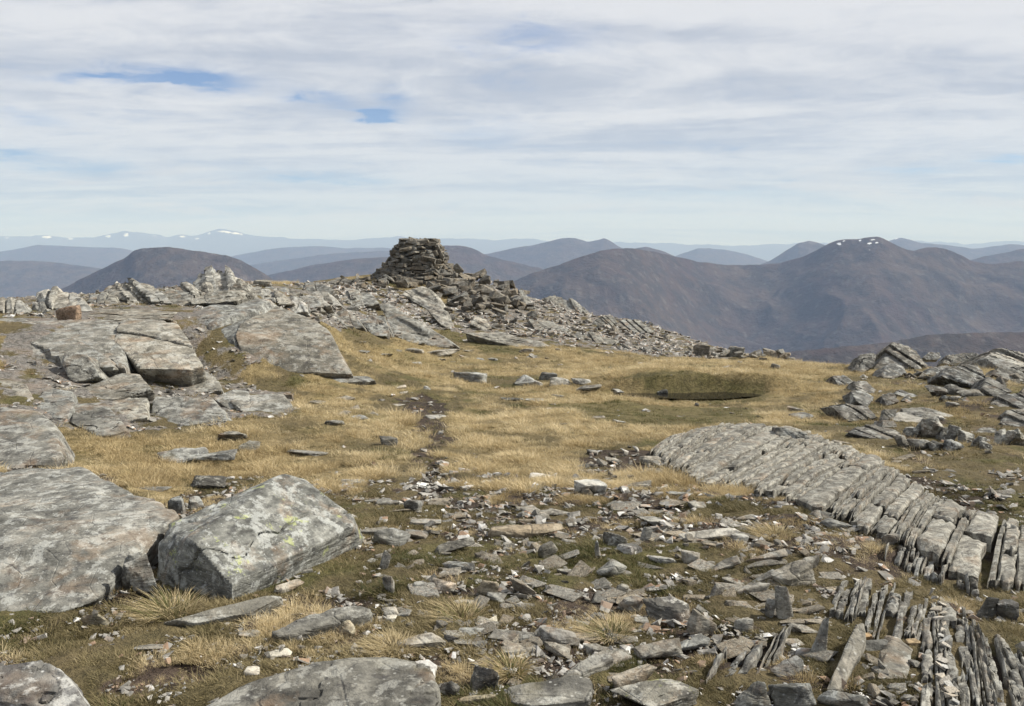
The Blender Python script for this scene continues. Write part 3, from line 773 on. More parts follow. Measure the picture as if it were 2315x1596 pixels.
def ribs(label, lower, upper, count, hgt=.09, gap=.12, split=(1, 3), mat='rib', name='layered_outcrop', bulge=.6, skip=0.0, rough=.02, seed=5, lean=.0, nb=7, jag=.2, drop=.10, tint=None, var=.35, edgedrop=.35, sig=.5, ew=1.7, wobble=.28, slip=.14):
    """steeply bedded rock: each bed is a strip between a lower and an upper edge traced on the ground, broken by joints"""
    rg = np.random.default_rng(seed)
    L = np.array([hit(*p) for p in lower]); U = np.array([hit(*p) for p in upper])
    def along(Q, t):
        s = np.r_[0, np.cumsum(np.linalg.norm(np.diff(Q[:, :2], axis=0), axis=1))]; s /= s[-1]
        return np.stack([np.interp(t, s, Q[:, k]) for k in range(2)], -1)
    c = (L.mean(0) + U.mean(0)) / 2
    root = empty(name, (c[0], c[1], G(c[0], c[1])), label, 'rock outcrop')
    wid = np.exp(rg.normal(0, sig, count)); edges = np.r_[0, np.cumsum(wid)]; edges /= edges[-1]
    for i in range(count):
        if rg.random() < skip: continue
        g0 = gap * rg.uniform(.4, 1.6) * (edges[i + 1] - edges[i])
        t0, t1 = edges[i], edges[i + 1] - g0
        ns = rg.integers(split[0], split[1] + 1)
        cutsat = np.r_[0, np.sort(rg.uniform(.1, .9, ns - 1)), 1]
        cutsat[0] -= rg.uniform(-jag, jag * .5) * .5; cutsat[-1] += rg.uniform(-jag, jag * .5) * .5
        hi = hgt * rg.uniform(1 - var, 1 + var)
        for s in range(ns):
            a0, a1 = cutsat[s], cutsat[s + 1]
            if a1 - a0 < .03: continue
            a1 -= min(.02, (a1 - a0) * .15)
            if skip and rg.random() < skip * .5: continue
            len_m = np.linalg.norm(along(U, (t0 + t1) / 2) - along(L, (t0 + t1) / 2)) * (a1 - a0)
            na = int(np.clip(len_m / .035, 8, 46))
            ta = np.linspace(0, 1, na); tb = np.linspace(0, 1, nb)
            TA, TB = np.meshgrid(ta, tb, indexing='ij')
            t = t0 + (t1 - t0) * TB + rg.normal(0, slip) * (t1 - t0) * (ns > 1); a = a0 + (a1 - a0) * TA
            # ragged ends and wavering sides
            wob = (edges[i + 1] - edges[i]) * wobble
            t = t + wob * fbm(np.c_[TA.ravel() * 3 + i, TB.ravel() * .3, np.full(TA.size, s + .5)], 3, seed + i).reshape(TA.shape)
            a = a + .05 * fbm(np.c_[TA.ravel() * .4, TB.ravel() * 4 + i * 3, np.full(TA.size, s + .2)], 3, seed + i + 50).reshape(TA.shape)
            lo, up = along(L, t.ravel()), along(U, t.ravel())
            xy = lo + (up - lo) * a.ravel()[:, None]
            xy = xy.reshape(na, nb, 2)
            edge = np.minimum(np.minimum(TB, 1 - TB) * nb / ew, np.minimum(TA, 1 - TA) * na / 2.2); edge = np.clip(edge, 0, 1)
            prof = np.clip(np.sin(np.clip(a, .02, .98) * math.pi), .05, 1) ** .5
            z = gz(xy[..., 0], xy[..., 1]) + hi * (1 - bulge + bulge * prof) * rg.uniform(.85, 1.15) + lean * (TB - .5) * hi
            nz = fbm(np.c_[xy.reshape(-1, 2) * 7, np.full(TA.size, i * 1.7)], 4, seed + 3).reshape(TA.shape)
            nf = ridged(np.c_[xy.reshape(-1, 2) * 16, np.full(TA.size, i * 2.7)], 3, seed + 4).reshape(TA.shape)
            z = z + rough * (nz * 1.3 + nf * .5) - (1 - edge) ** 2 * hi * edgedrop
            V = np.concatenate([xy, z[..., None]], -1)
            # skirt down into the ground
            ring = np.r_[np.arange(nb), np.arange(1, na) * nb + nb - 1, (na - 1) * nb + np.arange(nb - 2, -1, -1), np.arange(na - 2, 0, -1) * nb]
            V = V.reshape(-1, 3); sk = V[ring].copy()
            sk[:, 2] = gz(sk[:, 0], sk[:, 1]) - drop
            nr = len(ring); base = len(V)
            q2 = np.stack([ring, base + np.arange(nr), base + (np.arange(nr) + 1) % nr, np.roll(ring, -1)], -1)
            quads = np.r_[grid_quads(na, nb)[:, ::-1], q2]
            VV = np.r_[V, sk]
            ob = finish('rock_layer', VV, quads, mat, sharp=40, parent=root)
            if tint: ob.color = tuple(np.array(tint) * rg.uniform(.82, 1.15)) + (1,)
    foot(np.r_[L[:, :2], U[:, :2]])
    return root

# ------------------------------------------------------------------ stones shared by the cairn and the scree: angular hulls
def hull_mesh(seed, npts=15, dims=(1, .72, .42)):
    rg = np.random.default_rng(seed)
    p = rg.uniform(-1, 1, (npts, 3)); p = np.sign(p) * np.abs(p) ** .45 * np.array(dims) * .5
    bm = bmesh.new()
    for q in p: bm.verts.new(q)
    r = bmesh.ops.convex_hull(bm, input=bm.verts)
    bmesh.ops.delete(bm, geom=[e for e in r['geom_interior'] if isinstance(e, bmesh.types.BMVert)], context='VERTS')
    bmesh.ops.dissolve_limit(bm, angle_limit=math.radians(11), verts=bm.verts, edges=bm.edges)
    bmesh.ops.triangulate(bm, faces=bm.faces)
    me = bpy.data.meshes.new('stone'); bm.to_mesh(me); bm.free()
    return me
def bev_mesh(seed, npts=15, dims=(1, .72, .42)):
    me = hull_mesh(seed, npts, dims)
    bm = bmesh.new(); bm.from_mesh(me)
    bmesh.ops.dissolve_limit(bm, angle_limit=math.radians(14), verts=bm.verts, edges=bm.edges)
    bmesh.ops.bevel(bm, geom=list(bm.edges), offset=.022, segments=1, affect='EDGES', clamp_overlap=True)
    bm.to_mesh(me); bm.free(); return me
STONES = {}
for mname in ('rubble', 'stone', 'quartz', 'pale'):
    STONES[mname] = []
    for k in range(14 if mname in ('rubble', 'stone') else 6):
        dims = [(1, .7, .38), (1, .62, .55), (1, .8, .25), (1, .5, .35)][k % 4]
        me = bev_mesh(300 + k + (0 if mname == 'rubble' else 50), 13 + k % 5, dims); me.materials.append(M[mname]); STONES[mname].append(me)
def drop_stone(kind, loc, size, rot, name='stone', parent=None, label=None, cat=None, group=None, tone=None):
    ob = link(name, random.choice(STONES[kind]), None, parent, label, cat, group)
    ob.location = loc; ob.rotation_euler = rot
    ob.scale = (size * random.uniform(.8, 1.2), size * random.uniform(.8, 1.2), size * random.uniform(.8, 1.25))
    t = tone or random.uniform(.7, 1.28); w = random.uniform(-.04, .09)
    ob.color = (t * (1 + w), t, t * (1 - w * 1.3), 1)
    return ob

HR = hull_rock
# ------------------------------------------------------------------ summit cairn
def build_cairn():
    b = hit(948, 640); Y = b[1] + .9
    c = P(948, 600, Y); cx, cy = c[0], c[1]
    z0 = G(cx, cy) - .05
    top = P(948, 541, Y)[2]; Hc = top - z0
    root = empty('summit_cairn', (cx, cy, z0), 'tall drum-shaped summit cairn of piled grey stones on the skyline', 'cairn')
    mpp = Y / F
    # half-width in photo pixels against height above the base
    hh = np.array([0, .12, .25, .38, .55, .72, .86, 1.0]); rr = np.array([104, 90, 79, 72, 65, 59, 53, 43]) * mpp
    def rad(h): return np.interp(h, hh, rr)
    # packed heart of the cairn, behind the facing stones
    na, nh = 40, 16
    A, Hh = np.meshgrid(np.linspace(0, 2 * math.pi, na, endpoint=False), np.linspace(0, .95, nh))
    R = (rad(Hh) - .17) * (1 + .08 * fbm(np.c_[np.cos(A).ravel() * 2, np.sin(A).ravel() * 2, Hh.ravel() * 5], 3, 9).reshape(A.shape))
    v = np.stack([R * np.cos(A), R * np.sin(A), Hh * Hc], -1).reshape(-1, 3); v = np.r_[v, [[0, 0, .96 * Hc]]]
    q = []
    for i in range(nh - 1):
        for j in range(na): q.append((i * na + j, i * na + (j + 1) % na, (i + 1) * na + (j + 1) % na, (i + 1) * na + j))
    tr = [((nh - 1) * na + j, (nh - 1) * na + (j + 1) % na, nh * na) for j in range(na)]
    link('packed_core', mesh_np('packed_core', v, q, tr), M['dark'], root)
    h = -.02; cnt = 0
    while h < .985:
        r = float(rad(h)); th = random.uniform(.10, .145)
        a = random.uniform(0, 1)
        a0 = a
        while a < a0 + 2 * math.pi:
            s = random.uniform(.22, .46) if random.random() < .8 else random.uniform(.42, .64)
            step = s * .80 / max(r, .3)
            am = a + step / 2
            # the side away from the camera is not in view: fewer stones do there
            if math.sin(am) > .35 and random.random() < .8: a += step; continue
            rj = r - .13 + random.uniform(-.07, .07)
            rot = (random.gauss(0, .2), random.gauss(0, .2), am + math.pi / 2 + random.gauss(0, .45))
            drop_stone('rubble', (rj * math.cos(am), rj * math.sin(am), h * Hc + random.uniform(-.03, .05)), s, rot, 'stone', root)
            cnt += 1; a += step
        h += th / Hc * 1.0
    for k in range(18):
        a = random.uniform(0, 6.28); r = random.uniform(0, .85) * float(rad(1.0))
        drop_stone('rubble', (r * math.cos(a), r * math.sin(a), Hc * random.uniform(.93, .985)), random.uniform(.2, .42), (random.gauss(0, .3), random.gauss(0, .3), random.uniform(0, 6)), 'stone', root); cnt += 1
    # the long plate leaning near the top right, and two others that stand out
    for px, py, s, rot, kind in [(996, 570, .75, (.2, 1.0, .3), 'rubble'), (975, 585, .62, (.1, .2, .1), 'rubble'), (925, 563, .5, (.1, -.2, .2), 'rubble'), (935, 655, .75, (1.3, .3, .2), 'rubble')]:
        h = (P(px, py, Y - .9)[2] - z0) / Hc; r = float(rad(max(h, 0))); dx = (px - 948) * mpp
        dy = -math.sqrt(max(r * r - dx * dx, .05)) - .02
        o = drop_stone(kind, (dx, dy, max(h, 0) * Hc), s, rot, 'stone', root); cnt += 1
    return root, cnt
CAIRN, NC = build_cairn()

# ------------------------------------------------------------------ rubble fallen from the cairn: every stone a thing
def single_out(made, label):
    """the members of a heap that can be told from the rest get a label of their own"""
    left = list(made)
    for word, key in (('largest ', lambda m: -m[3]), ('leftmost ', lambda m: m[1]), ('rightmost ', lambda m: -m[1]), ('topmost ', lambda m: m[2]), ('lowest ', lambda m: -m[2]),
                      ('palest ', lambda m: -m[4]), ('darkest ', lambda m: m[4]), ('second largest ', lambda m: -m[3]), ('second leftmost ', lambda m: m[1]), ('second rightmost ', lambda m: -m[1])):
        if len(left) < 3: break
        left.sort(key=key); o = left.pop(0)[0]; o['label'] = word + label
def rubble(poly, count, smin, smax, label, group, kind='rubble', stack=.25, name='rubble_stone', cat='stone', seed=1, power=1.5, flat=False):
    rg = np.random.default_rng(seed); xs = [p[0] for p in poly]; ys = [p[1] for p in poly]
    k = 0; tries = 0; made = []
    while k < count and tries < count * 40:
        tries += 1
        px, py = rg.uniform(min(xs), max(xs)), rg.uniform(min(ys), max(ys))
        if not in_poly(np.array([px]), np.array([py]), poly)[0]: continue
        g = hit(px, py); dist = np.linalg.norm(g - CAM)
        s = (smin + (smax - smin) * rg.random() ** power) * dist / F
        rot = (rg.normal() * .3, rg.normal() * .3 + .15, rg.uniform(0, 6.28))
        o = drop_stone(kind, (g[0], g[1], g[2] + s * rg.uniform(.05, .05 + stack)), s, rot, name, None, label, cat, group)
        if flat:
            o.scale[2] *= .34; o.location[2] = g[2] + s * .015; o.rotation_euler = (rg.normal() * .10, rg.normal() * .12, rg.normal() * .7)
        made.append((o, px, py, s * F / dist, o.color[0])); k += 1
    single_out(made, label)
rubble([(850,618),(880,606),(1010,606),(1060,626),(1110,632),(1105,650),(1000,668),(900,655),(855,650)], 85, 16, 40, 'grey-brown stone heaped against the foot of the summit cairn', 'stones heaped at the foot of the cairn', seed=2, stack=.35)
rubble([(1000,640),(1100,628),(1165,650),(1210,690),(1195,706),(1120,716),(1040,706),(985,670)], 105, 16, 42, 'angular stone in the dark rubble bank right of the summit cairn', 'rubble bank right of the cairn', seed=3, stack=.5)
rubble([(745,632),(790,626),(860,626),(880,640),(850,660),(790,655),(745,645)], 42, 10, 27, 'flat grey stone in the low pile left of the summit cairn', 'stone pile left of the cairn', seed=4, stack=.2)
rubble([(1000,705),(1120,715),(1210,705),(1300,730),(1250,760),(1130,745),(1030,735)], 46, 10, 30, 'loose grey stone on the grassy slope below the rubble bank', 'loose stones below the rubble bank', seed=5, stack=.15)

# scree on the right shoulder
rubble([(1240,735),(1330,722),(1450,748),(1560,775),(1650,795),(1600,806),(1480,800),(1330,775)], 70, 9, 26, 'small grey or pinkish stone in the scree on the right shoulder', 'scree stones on the right shoulder', 'stone', name='scree_stone', seed=6, stack=.12)
rubble([(1600,803),(1800,806),(1800,815),(1600,812)], 44, 12, 28, 'tan or grey stone in the low heap on the skyline right of centre', 'stone heap on the right skyline', 'stone', name='scree_stone', seed=7, stack=.55)

# ------------------------------------------------------------------ big blocks and crags, corners measured in the photo
HR('large tilted grey boulder with yellow-green lichen and a dark overhanging left face', (526,1357),
   [(526,1357,0),(347,1330,.2),(350,1233,.3),(369,1189,.42),(438,1222,.10),(522,1318,0),(642,1065,.95),(690,1080,1.05),(803,1167,.85),(800,1190,.74),(657,1268,.40),(570,1325,.12)],
   (.02,.22,-.22), 64, .030, .008, (.55,-.35,1), 40, 'boulder', 'lichened_boulder')
HR('huge smooth grey boulder filling the left edge beside the lichened boulder', (70,1412),
   [(0,1428,0),(72,1412,.05),(228,1350,.26),(270,1300,.42),(262,1272,.46),(378,1192,.9),(396,1166,1.0),(300,1130,1.35),(172,1062,2.1),(0,1063,2.1),(-160,1080,2.0),(-220,1440,0),(60,1230,.55)],
   (-.1,.3,-.25), 70, .055, .014, (.3,-.5,1), 22, 'smooth', 'smooth_boulder')
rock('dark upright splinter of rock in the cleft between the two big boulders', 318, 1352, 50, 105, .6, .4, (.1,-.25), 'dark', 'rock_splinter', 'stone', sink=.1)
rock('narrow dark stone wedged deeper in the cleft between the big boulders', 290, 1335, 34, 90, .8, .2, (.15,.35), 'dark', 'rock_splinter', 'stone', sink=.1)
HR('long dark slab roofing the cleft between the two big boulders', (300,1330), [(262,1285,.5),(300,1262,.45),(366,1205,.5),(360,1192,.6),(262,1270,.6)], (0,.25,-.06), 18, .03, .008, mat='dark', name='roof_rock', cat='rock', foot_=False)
HR('dark lichen-spotted boulder cut by the bottom left corner', (100,1596), [(-60,1520,-.05),(30,1502,.02),(95,1493,.05),(140,1515,.02),(175,1560,-.06),(196,1600,-.12),(190,1660,-.2),(-60,1660,-.2)], (0,.12,-.15), 40, .05, .012, mat='dark', name='dark_boulder', tint=(1.35,1.35,1.4))
HR('long grey slab at bottom centre with a white lichen cap at its right end', (700,1600), [(430,1610,-.10),(560,1545,.06),(720,1500,.20),(890,1483,.26),(975,1498,.22),(982,1528,.10),(960,1560,-.02),(1010,1640,-.2),(420,1660,-.2)], (0,.12,-.2), 54, .03, .016, (.1,-.4,1), 24, 'grey', 'foreground_rock', 'rock')
o = HR('', (960,1535), [(900,1512,.05),(930,1494,.11),(968,1490,.11),(988,1504,.07),(982,1534,-.03),(955,1538,-.05),(925,1522,.0)], (0,.05,-.03), 16, .06, .01, mat='quartz', name='white_lichen_cap', parent=[x for x in COL.objects if x.name == 'foreground_rock'][0], foot_=False)
HR('low pale slab lying in turf just right of the straw tussock', (480,1405), [(365,1408,-.08),(395,1400,-.08),(480,1378,.0),(610,1344,.17),(640,1348,.17),(565,1385,.02),(440,1410,-.08)], (0,.06,-.12), 30, .03, .012, mat='slab', name='flat_rock', cat='rock')
HR('grey tilted slab half buried behind the pale wedge stone', (650,1435), [(612,1430,-.08),(640,1440,-.08),(700,1418,.0),(830,1390,.12),(838,1372,.15),(800,1368,.17),(700,1388,.1)], (.02,.06,-.15), 30, .035, .015, mat='grey', name='tilted_rock', cat='rock')

# left pavement of bedrock
HR('broad pale slab face dropping to grass below the left crags', (657,841), [(556,829,0),(657,842,0),(798,845,.2),(771,794,.75),(747,750,1.35),(707,721,1.95),(616,690,2.8),(540,735,1.05),(533,760,.55)], (.1,.6,-.7), 60, .020, .005, (.3,.6,1), 30, 'slab', 'bedrock_outcrop', 'rock outcrop')
split_rock('long grey bedrock ledge with a dark undercut left face above grass', (512,815), [(394,717,2.1),(480,690,2.9),(610,688,2.7),(540,740,1.0),(530,772,.5),(548,828,.15),(512,814,.35),(467,791,1.0),(415,760,1.7)], (.5,.7,-.6), 3, 30, .022, .007, (.8, -.5, .15), .022, 60, 'grey', 'bedrock_ledge', 'rock outcrop')
split_rock('rounded grey bedrock bench between two cracks at left of the grass gap', (400,840), [(259,775,-.1),(315,838,-.75),(420,844,-.7),(460,834,-.5),(434,790,.1),(402,744,.9),(371,718,1.7),(287,713,1.8)], (-.1,.6,-.6), 3, 30, .022, .007, (.25, .9, .3), .022, 60, 'slab', 'bedrock_bench', 'rock outcrop')
split_rock('wide pale bedrock bench at the left edge of the photo', (100,832), [(-180,810,.4),(10,797,.4),(38,838,0),(224,831,.1),(283,832,.1),(262,772,.85),(290,716,2.5),(150,716,2.4),(0,722,2.3),(-180,728,2.2)], (0,.6,-.6), 5, 30, .022, .007, (.75, .6, .2), .022, 60, 'slab', 'bedrock_bench', 'rock outcrop')
HR('upright trapezoid grey block standing in front of the left bench', (170,864), [(140,822,.2),(144,797,.25),(195,799,.28),(228,852,.1),(168,864,0),(157,857,.02)], (.02,.35,-.15), 28, .035, .008, mat='grey', name='standing_block', tint=(1.05,1.05,1.05))
for lab, ref, pts, ex, m in [
    ('low pale cracked slab in front of the upright grey block', (220,900), [(178,882,.25),(273,842,.95),(315,845,.95),(345,880,.3),(259,903,0),(192,903,0)], (0,.3,-.3), 'slab'),
    ('pale tongue of bedrock below the rounded bench', (440,886), [(378,842,.75),(420,824,1.1),(455,832,1.0),(492,856,.55),(505,884,.05),(437,887,0),(385,858,.45)], (0,.3,-.3), 'slab'),
    ('square grey block with a dark left side above the straw grass', (420,962), [(336,938,.3),(340,912,.55),(352,894,.85),(483,900,.85),(508,925,.45),(526,950,.1),(455,959,.02),(378,966,0)], (0,.3,-.35), 'grey'),
    ('grey pavement block between two dark joints', (300,953), [(243,917,.5),(258,900,.85),(333,897,.85),(334,943,.1),(266,955,0)], (0,.25,-.3), 'grey'),
    ('rounded grey pavement block at the edge of the straw grass', (217,985), [(163,914,.8),(238,908,.95),(260,943,.5),(289,971,.15),(250,984,0),(217,987,0),(194,968,.15),(160,954,.25)], (0,.25,-.3), 'grey'),
    ('grey pavement block with a notch of grass on its left', (133,954), [(82,900,.65),(105,873,1.05),(165,884,.95),(169,926,.3),(135,956,0),(80,926,.3)], (0,.25,-.3), 'grey'),
    ('big rounded bedrock hump with cracks at the left edge', (60,1060), [(-180,925,1.4),(0,919,1.5),(87,931,1.35),(120,964,.95),(138,1024,.3),(98,1046,.08),(0,1064,0),(-180,1075,0)], (0,.4,-.4), 'grey'),
    ('grey bedrock lump at the left edge under the wide bench', (40,908), [(-120,850,.9),(0,856,.9),(52,870,.65),(78,903,.15),(21,910,0),(-120,915,0)], (0,.3,-.3), 'slab'),
    ('low pale bedrock sheet in the gravel right of the pavement', (600,940), [(520,905,.6),(560,892,.9),(640,890,.95),(662,915,.5),(630,938,.1),(560,942,0)], (0,.1,-.25), 'slab'),
    ('small slab at the grass edge below the pale tongue', (500,925), [(480,900,.35),(530,880,.7),(560,885,.7),(570,905,.3),(520,926,0)], (0,.1,-.2), 'slab'),
    ('thin flat bedrock sheet at foot of the broad slab face', (740,862), [(660,850,.2),(740,850,.4),(830,850,.5),(850,860,.25),(760,866,0),(690,862,0)], (0,.15,-.2), 'slab')]:
    HR(lab, ref, pts, ex, 34, .035, .010, (.2,-.5,1), 18, m, 'pavement_block', 'rock outcrop')
rock('rust-brown stone on the flat bedrock at far left', 143, 726, 56, 30, .7, .2, (0,-.2), 'stone', 'rusty_stone', tint=(.95,.72,.58))

# left skyline crags
for lab, ref, pts, ex, m in [
    ('pale crag block at the far left end of the skyline', (30,709), [(-30,690,.3),(7,676,.5),(45,674,.5),(62,704,.1),(40,710,0),(10,710,0)], (-.1,.7,-.3), 'pale'),
    ('pale domed crag at left skyline with dark clefts', (160,704), [(85,690,.6),(82,662,.9),(105,653,1.0),(150,653,1.0),(185,672,.6),(213,702,.1),(160,706,0),(133,703,.05)], (-.2,.8,-.3), 'pale'),
    ('small rounded pale stone before the domed crag', (90,704), [(74,700,.2),(76,684,.3),(97,682,.3),(106,700,.05),(90,705,0)], (0,.4,-.2), 'pale'),
    ('white-streaked crag sloping right on the left skyline', (350,688), [(236,670,.9),(236,652,1.2),(266,639,1.5),(336,637,1.5),(367,660,.8),(390,686,.1),(340,690,0),(312,688,.05)], (-.3,.9,-.3), 'pale'),
    ('dark block leaning on the left flank of the white-streaked crag', (260,680), [(232,676,.3),(238,652,.6),(268,640,.8),(290,655,.5),(285,680,.05),(255,682,0)], (0,.6,-.3), 'grey'),
    ('highest pale crag of the left skyline', (560,690), [(413,678,1.0),(432,640,1.7),(450,615,2.2),(472,606,2.4),(504,606,2.4),(535,625,2.0),(565,645,1.5),(590,682,.2),(546,690,0)], (-.4,1.2,-.4), 'pale'),
    ('rounded pale knob low on the left of the highest crag', (420,676), [(395,672,.3),(405,650,.7),(425,640,.8),(445,650,.6),(455,676,.1),(420,680,0)], (-.1,.6,-.2), 'pale'),
    ('pale boulder tucked under the peak of the highest crag', (480,664), [(448,655,.4),(455,640,.6),(475,637,.6),(482,655,.3),(475,664,.1)], (0,.5,-.2), 'pale'),
    ('dark leaning plate against the right side of the highest crag', (546,690), [(512,664,.0),(535,632,.35),(541,632,.35),(552,665,.05),(547,690,-.1),(528,690,-.15)], (.15,.25,-.05), 'dark'),
    ('flat overhanging slab with a dark gap beneath it in front of the highest crag', (480,694), [(428,678,-.3),(470,664,0),(536,660,.1),(543,668,-.1),(538,680,-.4),(490,684,-.5),(440,687,-.5)], (0,.5,.02), 'slab'),
    ('pale wedge of crag stepping down right of the highest crag', (620,690), [(566,650,1.2),(600,648,1.3),(640,668,.7),(665,690,.2),(610,693,0),(580,688,.1)], (-.1,.8,-.3), 'pale'),
    ('upright ribbed pale crag above the broad slab face', (665,706), [(630,690,.2),(632,672,.5),(665,670,.5),(690,680,.4),(696,705,.0),(660,708,0)], (.0,.6,-.3), 'pale'),
    ('low grey crag on the skyline between two pale crags', (700,660), [(660,655,.3),(685,642,.7),(720,640,.8),(755,655,.4),(740,668,.1),(690,668,0)], (-.2,.9,-.3), 'grey'),
    ('pale slanted crag with dark left face midway to the cairn', (740,690), [(688,668,.5),(712,655,.9),(745,660,.8),(775,690,.1),(740,694,0),(705,684,.2)], (.1,.8,-.3), 'pale'),
    ('jagged pale crag row with black clefts above the leaning ridge', (765,735), [(700,700,.9),(722,690,1.1),(750,700,.9),(775,735,.15),(790,745,0),(755,738,.1),(720,718,.5)], (.2,.7,-.3), 'pale'),
    ('second jagged pale block right of the crag row', (800,740), [(760,708,.7),(780,700,.8),(805,712,.6),(822,738,.1),(795,745,0),(775,733,.2)], (.1,.6,-.3), 'grey')]:
    w_ = max(p[0] for p in pts) - min(p[0] for p in pts)
    if w_ > 55 and 'plate' not in lab and 'slab' not in lab: split_rock(lab, ref, pts, ex, int(np.clip(w_ / 28, 2, 6)), mat=m)
    else: HR(lab, ref, pts, ex, 40, .085, .035, (.85,.2,.45), 26, m, 'crag', 'crag')
rock('flat cap stone perched on the left skyline', 590, 648, 44, 15, .7, .1, (0,.03), 'slab', 'cap_stone', rnd=.1, sink=0)
rubble([(60,700),(240,668),(420,660),(620,660),(760,650),(800,700),(640,690),(420,690),(220,705),(60,712)], 60, 9, 24, 'small pale stone lying among the left skyline crags', 'small stones among the left skyline crags', 'pale', name='crag_stone', seed=13, stack=.12)
for lab, ref, pts, ex, m in [
    ('low broken crag filling the gap left of the white-streaked crag', (230,690), [(195,690,.2),(205,668,.8),(235,660,1.0),(262,672,.7),(262,692,.05),(225,694,0)], (0,.8,-.3), 'grey'),
    ('low grey crag between the white-streaked and the highest crag', (400,690), [(372,690,.1),(370,660,.9),(392,645,1.4),(425,640,1.5),(440,665,.8),(425,692,0)], (0,.9,-.3), 'grey'),
    ('flat grey rock step right of the perched cap stone', (640,665), [(590,660,.2),(600,648,.8),(650,648,.9),(680,660,.4),(660,670,0)], (0,.8,-.3), 'grey'),
    ('long pale rock step under the flat grey step', (690,690), [(640,682,.4),(660,670,.8),(720,668,1.0),(750,690,.2),(700,697,0)], (0,.6,-.3), 'pale'),
    ('flat pale bedrock behind the rust-brown stone', (220,722), [(60,715,.5),(100,703,1.2),(300,698,1.5),(400,705,1.2),(380,722,.2),(180,726,0)], (0,.5,-.3), 'slab'),
    ('pale bedrock strip above the long grey ledge', (500,700), [(400,705,.6),(430,690,1.2),(560,682,1.5),(610,690,1.2),(520,706,.1)], (0,.6,-.3), 'slab'),
    ('grey bedrock filling between the bench and the long ledge', (400,715), [(300,716,.2),(330,703,.9),(420,700,1.1),(420,722,.1),(350,726,0)], (0,.5,-.3), 'slab'),
    ('broken grey rocks on the slope under the cairn pile', (800,690), [(740,672,.7),(780,655,1.5),(840,662,1.3),(860,684,.4),(800,696,0)], (0,.7,-.3), 'grey')]:
    if m == 'slab': HR(lab, ref, pts, ex, 40, .06, .02, (.2,.2,1), 24, m, 'crag', 'crag')
    else: split_rock(lab, ref, pts, ex, 3, mat=m)
rubble([(560,700),(620,690),(700,690),(820,730),(790,745),(700,715)], 26, 10, 26, 'pale broken stone among the jagged crags', 'broken stones among the crags', 'pale', seed=9, stack=.2)
rubble([(780,690),(820,680),(860,690),(850,712),(800,710)], 12, 16, 32, 'whitish block perched above the round boulder', 'whitish blocks above the round boulder', 'pale', seed=10, stack=.3)

# rocks between crags and cairn
for lab, ref, pts, ex, m in [
    ('long leaning grey rock fin running down to the grass', (930,774), [(862,694,1.5),(880,686,1.7),(915,720,1.3),(949,743,1.0),(1033,781,.1),(999,787,.0),(927,774,0),(885,757,.2)], (.1,.6,-.3), 'slab'),
    ('rounded grey boulder leaning on the left of the rock fin', (850,760), [(815,726,.5),(837,713,.8),(868,714,.8),(881,749,.2),(871,760,0),(843,760,0)], (0,.7,-.2), 'grey'),
    ('pale fluted ridge of rock just below the cairn', (960,700), [(911,668,.8),(915,655,1.1),(953,648,1.3),(975,655,1.1),(1000,694,.2),(968,702,0),(930,680,.5)], (.2,.8,-.3), 'pale'),
    ('pale rock spine continuing downhill from the fluted ridge', (1010,742), [(966,700,1.1),(995,690,1.2),(1010,705,.9),(1027,740,.1),(1018,745,0),(998,735,.1)], (.1,.6,-.3), 'pale'),
    ('whitish square block on the slope right of the rock spine', (1090,746), [(1062,732,.3),(1073,716,.6),(1098,720,.6),(1112,743,.1),(1094,747,0)], (0,.5,-.2), 'pale'),
    ('tall grey plate leaning at the right end of the rubble bank', (1195,698), [(1172,655,.9),(1180,652,1.0),(1211,697,.1),(1190,698,0),(1176,680,.3)], (.1,.4,-.2), 'grey'),
    ('grey crag on the skyline behind the right shoulder', (1290,700), [(1225,678,1.5),(1260,668,2.0),(1300,682,1.5),(1335,712,.2),(1280,712,0)], (0,2,-1), 'grey'),
    ('dark upright pair of blocks on the right shoulder', (1375,742), [(1338,732,.3),(1350,718,.6),(1385,714,.7),(1395,730,.3),(1380,744,0)], (0,.8,-.2), 'grey'),
    ('grey crag falling away right on the right shoulder', (1440,755), [(1390,735,.8),(1410,722,1.2),(1440,722,1.2),(1480,750,.3),(1440,758,0)], (0,1,-.4), 'grey'),
    ('long flat stone low on the slope below the rubble bank', (1180,785), [(1060,755,1.0),(1130,750,1.6),(1220,772,.9),(1250,786,.2),(1190,790,0),(1110,770,.5)], (0,.3,-.3), 'grey'),
    ('grey layered ledge where the slope meets the straw grass', (1230,812), [(1185,806,.2),(1200,800,.6),(1250,806,.5),(1272,815,.1),(1240,822,0),(1195,815,0)], (0,.3,-.2), 'pale'),
    ('thin dark ledge below the tall leaning plate', (1240,750), [(1195,725,.9),(1240,722,1.3),(1290,745,.5),(1275,758,.1),(1210,745,.2)], (0,.5,-.3), 'grey'),
    ('low grey ledge in the scree of the right shoulder', (1340,775), [(1290,760,.7),(1330,752,1.0),(1400,768,.5),(1390,782,0),(1320,778,0)], (0,.4,-.3), 'grey')]:
    if any(k in lab for k in ('shoulder', 'ledge')): split_rock(lab, ref, pts, ex, 4, mat=m, name='rock_outcrop', cat='rock outcrop')
    else: HR(lab, ref, pts, ex, 34, .07, .03, (.6,.3,.8), 24, m, 'rock_outcrop', 'rock outcrop')

